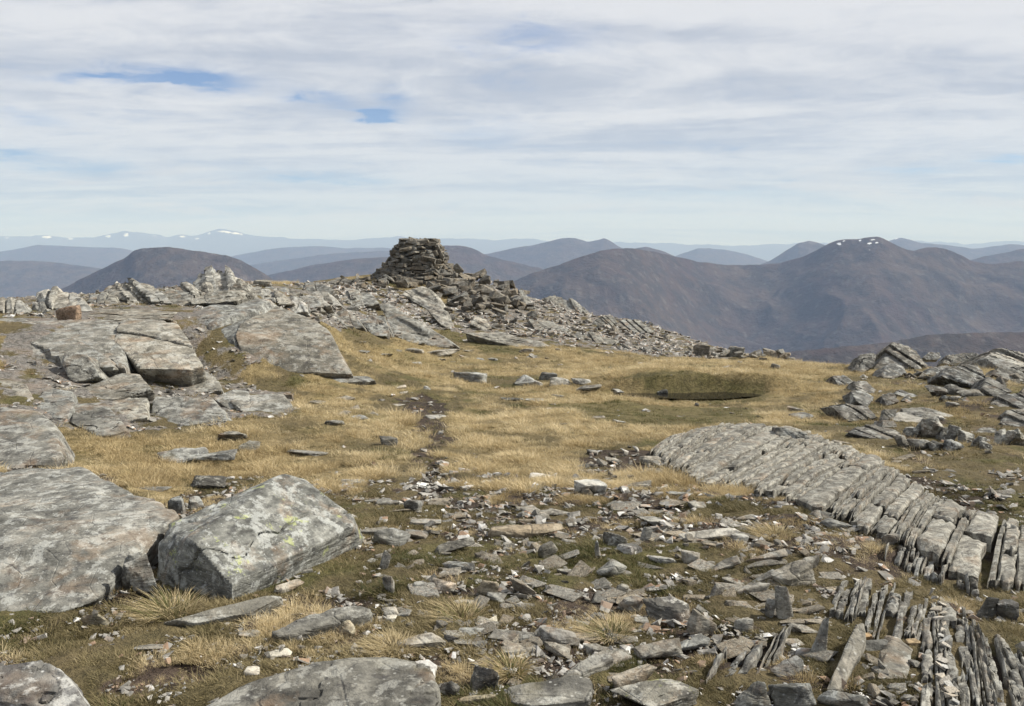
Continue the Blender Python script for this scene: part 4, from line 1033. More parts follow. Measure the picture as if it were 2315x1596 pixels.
# ------------------------------------------------------------------ right-hand crags
for lab, ref, pts, ex, m in [
    ('dark split block at the left end of the right-hand crag', (1950,842), [(1928,838,.1),(1945,800,.5),(1960,797,.6),(1984,797,.6),(1972,832,.1),(1950,844,0)], (.1,.7,-.2), 'dark'),
    ('peaked dark crag with white-streaked top on the right skyline', (2030,838), [(1970,834,.2),(2007,788,.9),(2031,773,1.2),(2048,776,1.2),(2073,791,1.0),(2098,828,.3),(2085,836,.1),(2020,838,0)], (.2,1.0,-.3), 'dark'),
    ('flat tablet of rock perched right of the peaked crag', (2106,830), [(2086,808,.3),(2100,796,.6),(2122,797,.6),(2128,806,.3),(2120,813,.1),(2095,813,.1)], (0,.4,-.22), 'middark'),
    ('rounded white-topped boulder in grass before the peaked crag', (2015,856), [(1991,846,.1),(2003,826,.4),(2023,819,.5),(2044,828,.4),(2053,842,.15),(2022,857,0),(2000,853,0)], (0,.5,-.15), 'middark'),
    ('low dark rock right of the white-topped boulder', (2120,850), [(2092,846,.1),(2105,832,.5),(2140,824,.7),(2160,834,.5),(2150,852,.05),(2118,854,0)], (0,.6,-.2), 'dark'),
    ('dark blocky crag with steep joints on the right', (2200,880), [(2126,853,.5),(2150,828,1.0),(2188,820,1.2),(2210,826,1.1),(2232,852,.6),(2246,890,.1),(2215,880,0),(2170,862,.3)], (.1,.8,-.3), 'dark'),
    ('broken dark skyline crag behind the blocky crag', (2180,830), [(2130,822,.3),(2145,803,.9),(2180,796,1.1),(2212,798,1.1),(2226,818,.7),(2200,834,.1)], (0,1,-.4), 'dark'),
    ('dark leaning block at the right foot of the blocky crag', (2250,896), [(2220,878,.3),(2234,850,.8),(2254,867,.6),(2291,886,.2),(2248,898,0)], (.1,.6,-.2), 'dark'),
    ('pale mottled crag on the skyline at the right edge', (2280,842), [(2228,812,.8),(2240,797,1.2),(2267,787,1.4),(2300,803,1.1),(2360,815,.9),(2360,850,.1),(2275,846,0)], (0,1.2,-.4), 'pale'),
    ('dark block under the pale crag at the right edge', (2290,860), [(2240,850,.3),(2262,832,.6),(2330,828,.7),(2370,862,.1),(2290,866,0)], (0,.6,-.2), 'dark'),
    ('dark flat-topped block sitting in straw grass on the right', (1916,953), [(1880,920,.35),(1914,915,.5),(1959,919,.5),(1986,946,.15),(1918,954,0),(1910,930,.2)], (0,.45,-.1), 'middark'),
    ('low rounded grey rock with a joint across it at right', (1965,992), [(1918,982,.2),(1941,966,.5),(1982,960,.6),(2020,968,.5),(2058,987,.15),(2023,1000,0),(1965,993,0)], (0,.35,-.2), 'middark'),
    ('rectangular pale block on the rounded grey rock', (2010,972), [(1994,966,.02),(1997,952,.15),(2022,951,.15),(2029,966,.02)], (0,.25,-.05), 'slab'),
    ('pale upright plate beside the flat-topped block', (2003,952), [(1992,950,0),(2002,925,.1),(2030,925,.15),(2020,949,.02)], (0,.12,-.05), 'slab'),
    ('mottled pale rock sheet behind the rectangular block', (2090,955), [(2015,950,.15),(2040,925,.8),(2100,922,.95),(2150,938,.6),(2140,955,.1),(2080,958,0)], (0,.3,-.25), 'pale'),
    ('smooth low rock in the grass right of the rounded rib row', (2230,985), [(2200,978,.2),(2220,963,.5),(2250,966,.5),(2262,982,.1),(2230,988,0)], (0,.3,-.2), 'middark'),
    ('dark rectangular block standing on the grooved pavement', (1800,1010), [(1752,992,.05),(1758,966,.15),(1825,978,.1),(1838,1006,.0),(1822,1013,-.02)], (.02,.22,-.05), 'dark'),
    ('grey rock ledge at the right edge above the brown hollow', (2290,930), [(2240,905,.5),(2280,890,.9),(2360,895,.9),(2370,935,0),(2270,932,0)], (0,.4,-.3), 'middark'),
    ('lichened rock at the right edge below the ledge', (2290,965), [(2262,952,.2),(2278,930,.6),(2350,935,.6),(2360,965,0),(2290,968,0)], (0,.3,-.2), 'middark')]:
    w_ = max(p[0] for p in pts) - min(p[0] for p in pts)
    if m in ('dark', 'pale', 'middark') and w_ > 60 and 'sheet' not in lab and 'rectangular' not in lab: split_rock(lab, ref, pts, ex, int(np.clip(w_ / 26, 2, 5)), mat=m, name='crag', cat='crag')
    else: HR(lab, ref, pts, ex, 26, .07, .03, (.8,.3,.6), 22, m, 'outcrop_rock', 'rock')
for lab, ref, pts, ex, m in [
    ('topmost rock of the slanting line left of the peaked crag', (1905,872), [(1881,850,.3),(1911,849,.5),(1931,861,.35),(1922,873,.05),(1894,870,.05)], (0,.35,-.15), 'middark'),
    ('long rock in the middle of the slanting line', (1950,890), [(1931,863,.5),(1957,862,.6),(1980,882,.2),(1975,891,.0),(1938,882,.1)], (0,.35,-.15), 'middark'),
    ('dark jointed rock at the lower end of the slanting line', (1950,922), [(1923,884,.7),(1950,884,.75),(1977,897,.5),(1960,922,0),(1936,906,.2)], (0,.35,-.15), 'dark'),
    ('dark layered rock over a peaty hole', (2010,918), [(1992,894,.4),(2017,887,.6),(2034,907,.2),(2005,918,0)], (0,.3,-.15), 'dark'),
    ('low rock trailing right of the slanting line', (2050,898), [(2021,889,.1),(2035,879,.4),(2080,896,.1),(2050,900,0)], (0,.3,-.15), 'middark'),
    ('small rock below the trailing low rock', (2052,908), [(2038,906,.0),(2052,893,.2),(2067,906,0)], (0,.2,-.1), 'middark')]:
    HR(lab, ref, pts, ex, 22, .07, .035, (.8,.3,.6), 22, m, 'outcrop_rock', 'rock')
for lab, px, py, w, h in [('leftmost grey rock of the short row below the blocky crag', 2120, 896, 48, 26), ('second rock of the short row below the blocky crag', 2148, 890, 40, 24), ('third rock of the short row below the blocky crag', 2172, 892, 46, 20),
                          ('fourth rock of the short row below the blocky crag', 2205, 896, 52, 18), ('small pale stone under the short rock row', 2138, 908, 20, 16), ('next small pale stone under the short rock row', 2158, 909, 20, 15), ('white-topped stone right of the short rock row', 2160, 922, 30, 12)]:
    rock(lab, px, py, w, h, .7, None, (0, random.uniform(-.2, .2)), 'middark', 'rock', 'rock')
rubble([(1980,838),(2100,838),(2250,850),(2330,850),(2330,905),(2200,880),(2090,862)], 46, 10, 34, 'dark stone among the right-hand crags', 'dark stones among the right-hand crags', 'rubble', name='crag_stone', seed=70, stack=.1)
rubble([(2215,812),(2300,800),(2330,830),(2260,838),(2140,830)], 22, 8, 20, 'whitish rubble stone on the right-hand crag', 'rubble on the right-hand crag', 'pale', name='scree_stone', seed=12, stack=.4)


ordw = ['first', 'second', 'third', 'fourth', 'fifth', 'sixth', 'seventh', 'eighth']
for i, (px, py, w, h) in enumerate([(2072,986,40,24),(2096,988,34,34),(2116,990,42,42),(2144,994,34,36),(2166,998,36,36),(2188,1002,32,30),(2212,1010,36,26),(2232,1016,26,20)]):
    rock(ordw[i] + ' rounded rock rib from the left in the row before the smooth low rock', px, py, w, h, .9, .5, (.15, .3), 'dark', 'rock_rib', 'rock', tint=(1.45, 1.44, 1.42), rnd=.25, n=14)
for i, (px, py, w, h) in enumerate([(2050,1010,46,24),(2090,1016,52,26),(2122,1018,44,22),(2160,1018,40,26)]):
    rock(ordw[i] + ' low rock from the left under the row of rounded ribs', px, py, w, h, .8, .4, (.1, .2), 'middark', 'rock', 'rock', n=12)
for i, (px, py, w, h) in enumerate([(2272,1004,30,36),(2292,1006,30,42),(2312,1008,32,38)]):
    rock(ordw[i] + ' upright rib from the left of the ribbed block at the right edge', px, py, w, h, .9, .5, (.15, .25), 'dark', 'rock_rib', 'rock', tint=(1.5, 1.48, 1.45), n=14)

# the long grooved pavement
ribs('long grooved pavement of pale grey beds running off the right edge', [(1470,1030),(1520,1062),(1575,1092),(1690,1112),(1800,1140),(1890,1172),(1960,1205),(2080,1262),(2190,1312),(2290,1332),(2380,1345)],
     [(1520,995),(1590,975),(1690,966),(1790,976),(1900,1010),(1990,1048),(2070,1100),(2150,1148),(2230,1180),(2300,1195),(2390,1205)], 48, .09, .13, (1, 3), 'rib', bulge=.5, seed=41, rough=.013, nb=8, jag=.10, drop=.2, lean=.12, var=.12, sig=.7, edgedrop=.2, ew=1.0, wobble=.16, slip=.04, tint=(1.12, 1.11, 1.08))
ribs('thin band of upright slaty ribs just below the grooved pavement', [(1985,1262),(2050,1290),(2130,1325),(2215,1350)], [(1995,1225),(2060,1245),(2130,1280),(2200,1312)], 17, .026, .3, (1, 3), 'rib', sig=.6, wobble=.4, seed=42, rough=.02, skip=.08, lean=.4, jag=.4, var=.5)
ribs('comb of grey slate ribs standing in soil at lower right', [(1868,1395),(1915,1410),(1975,1430),(2035,1460),(2090,1480)], [(1905,1325),(1965,1322),(2020,1330),(2070,1345),(2120,1360)], 15, .020, .28, (1, 4), 'rib', edgedrop=.15, seed=43, rough=.022, skip=.0, sig=.5, lean=.3, jag=.7, wobble=.45, var=.5, tint=(1.1,1.1,1.1))
R = ribs('fan of long rock ribs with a white quartz vein in the bottom right corner', [(2080,1640),(2130,1640),(2190,1640),(2260,1640),(2340,1640),(2430,1640)], [(2085,1385),(2125,1362),(2170,1375),(2225,1420),(2300,1470),(2400,1500)], 20, .020, .14, (2, 5), 'rib', sig=.7, skip=.04, wobble=.4, seed=44, rough=.02, lean=.3, jag=.4, var=.5, tint=(1.05,1.05,1.04))
rg = np.random.default_rng(77)
for px0, py0 in [(2105,1350),(2112,1362),(2128,1378),(2118,1388),(2130,1400),(2122,1412),(2135,1425),(2132,1440),(2128,1452),(2136,1462),(2138,1474),(2122,1500),(2130,1510),(2126,1520),(2138,1525),(2130,1545),(2138,1556),(2145,1566),(2150,1578),(2152,1590),(2158,1602)]:
    g = hit(px0, py0); s = rg.uniform(.035, .06)
    drop_stone('quartz', tuple(g + np.array([0, 0, .028]) - np.array(R.location)), s, (rg.normal() * .4, rg.normal() * .4, rg.uniform(0, 6)), 'quartz_lump', R, tone=rg.uniform(.95, 1.15)).scale[2] *= .6
ribs('leaning slate splinters in turf at bottom right of centre', [(1590,1545),(1650,1545),(1700,1535),(1760,1500)], [(1640,1475),(1690,1465),(1740,1450),(1800,1405)], 8, .028, .45, (1, 2), 'rib', wobble=.4, seed=45, rough=.015, skip=.1, lean=.5, jag=.4, var=.6)

# ------------------------------------------------------------------ single stones, mid-ground
for a in [
    ('dark-sided boulder lying alone in the straw grass', 1062, 862, 82, 26, .6, 'grey'),
    ('pale lump of low outcrop right of the lone boulder', 1195, 872, 85, 26, .7, 'pale'),
    ('pale rock at the right of the low outcrop', 1262, 872, 75, 24, .7, 'pale'),
    ('small grey knob on top of the low pale outcrop', 1240, 858, 42, 22, .7, 'grey'),
    ('small pale rock trailing right of the low outcrop', 1318, 868, 50, 16, .7, 'pale'),
    ('thin grey flake in grass right of the low outcrop', 1330, 885, 60, 12, .7, 'grey'),
    ('whitish flat slab at the top of the straw grass', 990, 806, 95, 18, .8, 'pale'),
    ('pale flake left of the whitish flat slab', 935, 798, 50, 14, .7, 'pale'),
    ('white stone on the slope above the layered ledge', 1190, 797, 34, 16, .7, 'pale'),
    ('pale stone near the whitish flat slab', 1110, 815, 30, 9, .8, 'pale'),
    ('grey stone sunk in straw grass left of the path', 876, 1008, 44, 26, .7, 'grey'),
    ('flat grey stone in straw grass near the lichened pavement', 752, 962, 48, 16, .7, 'grey'),
    ('grey slab stone at the left in straw grass', 522, 995, 62, 24, .7, 'grey'),
    ('wide low grey slab in straw grass at left', 405, 1042, 105, 32, .7, 'grey'),
    ('second wide low slab touching the first at its right', 478, 1046, 115, 28, .6, 'grey'),
    ('thin pale slab edge in the straw grass', 690, 1030, 108, 14, .4, 'pale'),
    ('small grey block beside the two low slabs', 560, 1020, 50, 20, .7, 'grey'),
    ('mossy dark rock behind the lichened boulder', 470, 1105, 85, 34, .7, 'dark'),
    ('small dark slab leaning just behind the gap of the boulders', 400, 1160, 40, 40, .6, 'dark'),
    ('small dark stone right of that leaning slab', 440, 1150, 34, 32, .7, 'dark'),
    ('flat grey stone in the straw grass behind the huge boulder', 330, 1112, 90, 14, .6, 'grey'),
    ('pale longish stone below the broad slab face', 812, 868, 58, 20, .5, 'pale'),
    ('small upright grey stone in the gravel below the bedrock', 650, 905, 24, 22, .7, 'grey'),
    ('white stone by the pool', 1575, 917, 12, 10, .8, 'pale'),
    ('dark wet stone at the edge of the pool', 1498, 896, 26, 12, .6, 'dark'),
    ('flat grey stone in grass left of the flat-topped block', 1815, 945, 55, 14, .7, 'grey'),
    ('second flat grey stone left of the flat-topped block', 1800, 930, 42, 12, .7, 'grey'),
    ('white cube of rock in the far straw grass', 1755, 833, 22, 14, .8, 'pale'),
    ('pale stone at the far edge of the straw grass', 1880, 825, 40, 16, .8, 'grey'),
    ('white pebble in grass right of the rectangular block', 2128, 952, 14, 12, .8, 'quartz'),
    ('grey flakes line in grass near the path', 1160, 905, 60, 10, .6, 'grey'),
    ('thin pale flake right of the path', 985, 945, 50, 9, .5, 'pale'),
    ('pale fist-sized stone beside the path', 965, 880, 20, 12, .8, 'pale'),
    ('pale chip on the path edge', 905, 880, 26, 9, .8, 'pale'),
    ('large tan block on the right skyline', 1592, 806, 44, 32, .7, 'rubble'),
    ('large grey block at the right skyline heap', 1665, 808, 40, 28, .7, 'grey'),
    ('flat tan plate on the right skyline heap', 1715, 810, 50, 20, .6, 'rubble')]:
    lab, px, py, w, h, dr, m = a
    rock(lab, px, py, w, h, dr, None, (random.uniform(-.12, .12), random.uniform(-.15, .15)), m, 'rock' if w > 40 else 'stone', 'rock' if w > 40 else 'stone')

# ------------------------------------------------------------------ single stones, foreground
for a in [
    # label, foot column, foot row, width, height, depth ratio, yaw, tilt, material, tint
    ('flat grey stone in the gravel right of the lichened boulder', 874, 1146, 58, 22, .7, 0, (0,0), 'stone', None),
    ('grey wedge stone next to the flat one in the gravel', 936, 1160, 48, 32, .7, .4, (.1,.3), 'stone', None),
    ('blue-grey flake tilted beside the lichened boulder', 878, 1232, 82, 38, .6, -.3, (.2,.3), 'grey', None),
    ('low grey stone right of the blue-grey flake', 940, 1220, 56, 22, .7, .1, (0,.1), 'grey', None),
    ('long orange-stained slab in mid foreground', 1190, 1216, 190, 34, .28, .06, (.15,0), 'slab', (1.15,1.0,.82)),
    ('thin tilted slab left of the orange-stained slab', 1028, 1250, 104, 26, .35, .25, (.2,-.15), 'grey', None),
    ('pale boulder with dark left flank near the brown soil', 1337, 1118, 88, 42, .7, .3, (0,.1), 'pale', None),
    ('white flat stone beside the soil patch', 1216, 1082, 50, 16, .8, 0, (0,0), 'quartz', None),
    ('small cream stone up the worn ground', 1100, 1096, 32, 14, .8, 0, (0,0), 'pale', None),
    ('two-tone boulder with dark left face and pale right face', 1388, 1306, 66, 46, .8, .6, (0,.15), 'slab', None),
    ('square grey block above the two-tone boulder', 1393, 1236, 62, 38, .7, .2, (0,.1), 'slab', None),
    ('dark flat stone between the square block and two-tone boulder', 1430, 1254, 60, 26, .7, .5, (0,.2), 'dark', (1.3,1.3,1.35)),
    ('small upright white-faced stone right of the square block', 1462, 1222, 24, 36, .6, .3, (0,.2), 'pale', None),
    ('thin upright blade of rock left of the square block', 1352, 1262, 14, 46, 1.2, .2, (0,-.15), 'slab', None),
    ('thin leaning shard in the turf right of centre', 1238, 1262, 48, 36, .3, .6, (.3,-.5), 'grey', None),
    ('pinkish rounded stone on bare soil at centre', 998, 1336, 68, 34, .8, 0, (0,0), 'stone', (1.25,1.16,1.1)),
    ('small square stone left of the pinkish stone', 947, 1332, 34, 20, .8, .3, (0,0), 'stone', None),
    ('striped stubby stone left of centre', 877, 1342, 30, 46, .8, .1, (-.3,0), 'stone', None),
    ('finger of pale rock standing above the striped stone', 868, 1285, 22, 44, .8, .2, (-.2,.3), 'stone', None),
    ('tan stone leaning on a pale one at centre', 1100, 1352, 46, 44, .7, .2, (0,.2), 'stone', (1.1,1.0,.85)),
    ('pale stone under the tan leaning stone', 1122, 1360, 46, 22, .7, -.3, (0,.1), 'pale', None),
    ('tilted pale plate right of the tan stone', 1188, 1344, 74, 36, .35, -.5, (.3,.35), 'slab', None),
    ('small white-sided stone below the two-tone boulder', 1410, 1340, 32, 24, .7, .2, (0,.2), 'slab', None),
    ('triangular brown-grey stone left of the big dome stone', 1426, 1386, 56, 40, .7, .2, (0,.2), 'stone', None),
    ('big dark dome-shaped stone in the right foreground', 1506, 1408, 126, 66, .8, .1, (0,.05), 'dark', (1.45,1.42,1.4)),
    ('small stone between the dome stone and soil', 1450, 1412, 40, 20, .7, .1, (0,.1), 'stone', None),
    ('small grey angular stone above the white pebble', 881, 1392, 40, 22, .8, .2, (0,.1), 'stone', None),
    ('round white pebble on the soil left of centre', 881, 1404, 28, 14, .9, 0, (0,0), 'quartz', (.9,.88,.82)),
    ('pale wedge-shaped stone at the end of the tilted slab', 778, 1434, 52, 26, .6, -.4, (.1,.3), 'stone', (1.3,1.22,1.05)),
    ('pale blotched slab below the soil left of centre', 943, 1468, 122, 36, .5, .1, (.1,-.1), 'slab', None),
    ('dark block at the right end of the blotched slab', 1020, 1454, 42, 26, .7, .1, (0,0), 'dark', (1.4,1.4,1.45)),
    ('long orange-grey slab in the soil near bottom centre', 1156, 1450, 112, 22, .4, -.05, (.1,.05), 'stone', None),
    ('tan slab joining the dark block', 1062, 1436, 62, 18, .6, .2, (0,-.1), 'slab', None),
    ('cream pebble below the tussock', 1112, 1408, 26, 20, .9, 0, (0,0), 'quartz', (.85,.82,.72)),
    ('dark slab in the broken gravel', 1262, 1456, 84, 36, .7, .2, (0,.15), 'stone', (.8,.8,.82)),
    ('broken grey slab in the middle of the gravel', 1262, 1490, 72, 36, .7, -.3, (.1,.2), 'stone', None),
    ('grey stone at the right side of the gravel', 1348, 1478, 48, 26, .7, .2, (0,.1), 'stone', None),
    ('pale long slab pointing up right from the gravel', 1320, 1530, 170, 40, .28, .62, (.1,-.05), 'slab', None),
    ('second long slab beside the pale one', 1375, 1508, 130, 30, .25, .66, (.15,-.05), 'rib', None),
    ('blue-grey elongated stone below the dome stone', 1494, 1490, 112, 36, .4, .25, (.1,-.1), 'grey', None),
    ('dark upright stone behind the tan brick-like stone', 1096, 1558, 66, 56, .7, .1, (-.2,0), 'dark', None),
    ('tan brick-like stone at the bottom edge', 1078, 1588, 86, 30, .5, .2, (.1,-.05), 'stone', (1.2,1.12,.92)),
    ('dark boulder leaning on the white-capped slab', 1004, 1572, 72, 46, .7, -.3, (0,.3), 'dark', None),
    ('pale jagged block right of bottom centre', 1436, 1566, 98, 54, .5, .3, (0,-.2), 'slab', (1.15,1.14,1.1)),
    ('broad grey slab at the bottom edge right of centre', 1250, 1604, 190, 60, .6, .15, (0,-.1), 'grey', None),
    ('big lichened boulder at the bottom edge right of centre', 1490, 1618, 170, 92, .7, .3, (0,-.15), 'boulder', None),
    ('small white block in turf below the flat slabs', 568, 1530, 36, 24, .8, .1, (0,.1), 'quartz', (.85,.82,.76)),
    ('flat white stone on soil below the tilted slab', 624, 1482, 58, 18, .7, .1, (0,0), 'quartz', (.85,.83,.76)),
    ('pale tilted stone in turf at left below the huge boulder', 206, 1418, 46, 42, .6, .6, (0,-.6), 'stone', (1.25,1.2,1.05)),
    ('pale flat stone at the foot of the lichened boulder', 650, 1340, 70, 32, .4, .6, (.1,-.1), 'stone', None),
    ('small stone right of that flat pale stone', 690, 1300, 34, 20, .7, .3, (0,0), 'stone', None),
    ('grey stone group end behind the lichened boulder', 790, 1095, 60, 14, .6, 0, (0,0), 'stone', None),
    ('thin upright slate left of the tall pinnacle', 1742, 1398, 20, 48, 1.0, .2, (0,.08), 'rib', None),
    ('tall jagged slate in turf at right', 1774, 1402, 36, 78, .6, .2, (0,-.12), 'rib', None),
    ('rounded dark pebble in turf at right', 1682, 1424, 42, 34, .9, 0, (0,0), 'grey', None),
    ('dark shard standing in turf near the dome stone', 1624, 1348, 30, 32, .5, .4, (0,.4), 'rib', None),
    ('pointed rock pinnacle with a white edge', 1856, 1480, 36, 86, .7, .2, (-.1,.12), 'rib', None),
    ('pale rusty shard right of the dome stone', 1590, 1436, 60, 46, .5, .3, (0,.35), 'stone', None),
    ('white-topped rock at the bottom edge', 1716, 1612, 92, 70, .7, .2, (0,.1), 'boulder', None),
    ('lichened rock with white blotches at the bottom edge', 1806, 1604, 104, 66, .7, -.3, (0,-.2), 'boulder', None),
    ('green-grey rock at the bottom under the leaning slab', 1916, 1612, 96, 50, .7, .2, (0,-.1), 'boulder', None),
    ('dark upright slab in turf near the right edge', 2236, 1398, 40, 58, .5, .2, (0,.1), 'dark', (1.3,1.3,1.3)),
    ('dark squarish stone at the right edge', 2282, 1402, 48, 48, .6, .1, (0,0), 'dark', (1.2,1.2,1.25)),
    ('orange stone beside the quartz vein', 2068, 1462, 34, 18, .7, .1, (0,0), 'stone', (1.5,1.2,.85)),
    ('small orange stone behind the leaning slab', 1962, 1448, 26, 18, .8, .1, (0,0), 'stone', (1.4,1.05,.7)),
    ('thick grey slab with a white notch left of the comb of ribs', 1806, 1326, 92, 52, .6, .5, (0,-.25), 'slab', None),
    ('long ridge-like slab in turf above the slate shards', 1700, 1344, 96, 30, .35, .3, (.1,-.1), 'rib', None),
    ('pale long slab at right in mid foreground', 1735, 1272, 120, 26, .35, .1, (.1,-.05), 'slab', None),
    ('white rock lump left of the pale long slab', 1508, 1274, 74, 26, .7, .1, (0,.1), 'pale', None),
    ('pale upright lump beside the white rock lump', 1563, 1274, 42, 34, .7, .1, (0,.1), 'pale', None),
    ('long whitish ridge of rock below the grooved pavement', 1608, 1222, 140, 24, .3, .15, (.1,-.08), 'pale', None),
    ('dark-backed pale block right of the whitish ridge', 1672, 1226, 48, 24, .7, .1, (0,.1), 'pale', None),
    ('flat brownish stone in turf under the grooved pavement', 1690, 1174, 64, 16, .6, 0, (0,0), 'stone', None),
    ('grey stone against the lower edge of the grooved pavement', 1864, 1172, 54, 24, .7, .2, (0,.1), 'grey', None),
    ('second grey stone against the lower edge of the pavement', 1898, 1196, 62, 22, .7, .2, (0,.2), 'grey', None),
    ('dark rock where the pavement meets the turf', 2018, 1238, 38, 36, .7, .2, (0,.1), 'dark', (1.2,1.2,1.2)),
    ('rounded dark stone at the left lip of the pavement', 1580, 1150, 44, 18, .7, .2, (0,.1), 'grey', None),
    ('white chip on the brown soil patch', 1414, 1022, 22, 12, .8, 0, (0,0), 'quartz', None),
    ('brown plate stone on the soil patch', 1390, 1046, 44, 16, .7, 0, (0,.1), 'stone', None),
    ('pale stone at the top of the soil patch', 1340, 1028, 28, 12, .8, 0, (0,.1), 'pale', None),
    ('grey stones heap end at the head of the pavement', 1480, 1048, 60, 24, .7, .2, (0,.1), 'stone', None),
    ('long flat stone on the gravel at the head of the pavement', 1500, 1072, 90, 16, .6, .1, (0,.05), 'slab', None)]:
    lab, px, py, w, h, dr, yaw, tilt, m, tint = a
    rock(lab, px, py, w, h, dr, yaw, tilt, m, 'rock' if w > 60 else 'stone', 'rock' if w > 60 else 'stone', tint=tint, rnd=.22, amp=.08)
for a in [
    ('thin slate edge in turf left of the pale long slab', 1640, 1290, 90, 16, .3, .4, (.2,-.2), 'rib'),
    ('second thin slate edge left of the thick notched slab', 1735, 1316, 80, 18, .3, .5, (.2,-.2), 'rib'),
    ('pointed slate at the top of the comb of ribs', 1830, 1290, 60, 30, .4, .6, (.1,-.3), 'rib'),
    ('low grey slab in turf near the bottom left boulder', 330, 1470, 70, 16, .6, .1, (0,0), 'stone'),
    ('low pale rock by the tilted slab end', 560, 1440, 46, 14, .7, .2, (0,.1), 'stone'),
    ('half-buried grey slab beyond the pinkish stone', 1040, 1290, 86, 22, .5, .1, (0,.1), 'grey'),
    ('half-buried brown slab left of the two-tone boulder', 1300, 1300, 80, 20, .5, -.2, (0,.1), 'stone'),
    ('low flat rock between orange slab and pale boulder', 1250, 1165, 90, 18, .5, 0, (0,.05), 'stone'),
    ('low flat rock beyond the blue-grey flake', 960, 1185, 74, 16, .5, 0, (0,.05), 'stone'),
    ('broken slab left of the whitish ridge', 1470, 1185, 80, 20, .5, .1, (0,.05), 'grey'),
    ('dark low slab in soil at centre', 1060, 1372, 84, 18, .4, .1, (0,.05), 'stone'),
    ('grey slab beside the long tan slab', 1180, 1475, 90, 22, .5, .2, (0,.05), 'stone'),
    ('large flat grey slab in turf below the dome stone', 1560, 1470, 100, 26, .5, .3, (0,-.1), 'grey'),
    ('broken grey slab right of the leaning splinters', 1790, 1530, 80, 34, .5, .5, (0,-.2), 'rib'),
    ('flat stone left of the pointed pinnacle', 1790, 1462, 60, 16, .6, .2, (0,0), 'stone'),
    ('grey rock under the comb of ribs', 1990, 1470, 70, 22, .5, .1, (0,0), 'grey'),
    ('low pale slab left of the grooved pavement head', 1440, 1100, 90, 18, .5, .1, (0,0), 'slab'),
    ('flat pale stone on the gravel beside the pavement', 1540, 1120, 70, 16, .6, .1, (0,0), 'slab')]:
    lab, px, py, w, h, dr, yaw, tilt, m = a
    rock(lab, px, py, w, h, dr, yaw, tilt, m, 'rock' if w > 60 else 'stone', 'rock' if w > 60 else 'stone', rnd=.22, amp=.08)
HR('long slab of rock leaning up out of turf with a white and orange lower end', (1888,1566), [(1868,1562,0),(1880,1535,.03),(1935,1412,.38),(1953,1408,.40),(1955,1450,.30),(1905,1562,.02)], (.05,.10,-.08), 32, .045, .02, (.8,-.3,.5), 30, 'slab', 'leaning_rock', 'rock')
HR('five-sided grey slab leaning back in turf at lower right', (2015,1540), [(1983,1535,0),(2018,1440,.33),(2030,1440,.34),(2064,1468,.28),(2052,1536,.02)], (.02,.13,-.05), 30, .03, .012, (.2,-.8,.5), 30, 'slab', 'five_sided_rock', 'rock')

# loose small stones of the worn foreground, each its own thing
rubble([(820,1130),(1000,1080),(1300,1080),(1560,1130),(1560,1250),(1250,1240),(1000,1300),(850,1290)], 70, 12, 34, 'small grey flake lying on the worn ground beyond centre', 'flakes on the worn ground beyond centre', 'stone', name='loose_stone', seed=20, stack=.06, power=2.2)
rubble([(820,1310),(1150,1260),(1500,1300),(1480,1440),(1380,1560),(1150,1560),(900,1420)], 80, 12, 36, 'small stone on the dark soil in the middle foreground', 'small stones on soil in the middle foreground', 'stone', name='loose_stone', seed=21, stack=.06, power=2.2)
rubble([(1540,1180),(1850,1190),(1960,1290),(1850,1400),(1600,1420),(1520,1330)], 55, 12, 36, 'small slaty stone in turf left of the comb of ribs', 'slaty stones left of the comb of ribs', 'stone', name='loose_stone', seed=22, stack=.06, power=2.0)
rubble([(1950,1480),(2120,1500),(2130,1590),(1960,1590)], 30, 14, 40, 'pale stone lying beside the white quartz vein', 'stones beside the quartz vein', 'stone', name='loose_stone', seed=23, stack=.06)
rubble([(540,1420),(760,1440),(720,1540),(520,1540)], 22, 8, 24, 'pale pebble in the turf below the tilted slab', 'pebbles in turf below the tilted slab', 'stone', name='loose_stone', seed=24, stack=.06)
rubble([(1280,1040),(1480,1000),(1540,1040),(1500,1095),(1300,1090)], 40, 10, 30, 'stone on the brown soil at the head of the pavement', 'stones on the soil patch', 'stone', name='loose_stone', seed=25, stack=.06)

# half-buried flat slabs showing through the turf
rubble([(820,1120),(1560,1100),(1560,1250),(1000,1300),(840,1290)], 58, 26, 80, 'flat slab half buried in turf beyond the orange-stained slab', 'half-buried slabs beyond centre', 'stone', name='buried_stone', cat='stone', seed=60, flat=True)
rubble([(860,1300),(1500,1270),(1480,1440),(1400,1570),(1150,1570),(900,1420)], 58, 26, 90, 'flat slab half buried in the middle foreground', 'half-buried slabs in the middle foreground', 'stone', name='buried_stone', cat='stone', seed=61, flat=True)
rubble([(1540,1180),(1850,1190),(1960,1290),(1850,1480),(1600,1480),(1520,1330)], 58, 26, 90, 'flat slab half buried in turf left of the ribs', 'half-buried slabs left of the ribs', 'stone', name='buried_stone', cat='stone', seed=62, flat=True)
rubble([(1050,880),(1400,870),(1450,960),(1100,960)], 12, 20, 46, 'flat grey slab showing through straw grass right of the path', 'flat slabs in straw grass', 'pale', name='buried_stone', cat='stone', seed=63, flat=True)
rubble([(560,880),(900,850),(940,960),(620,960)], 10, 20, 50, 'flat slab showing through straw grass left of the path', 'flat slabs left of the path', 'pale', name='buried_stone', cat='stone', seed=64, flat=True)
rubble([(1900,1000),(2300,1040),(2300,1150),(2060,1070)], 16, 16, 44, 'flat slab in brown turf above the grooved pavement', 'flat slabs above the pavement', 'stone', name='buried_stone', cat='stone', seed=65, flat=True)
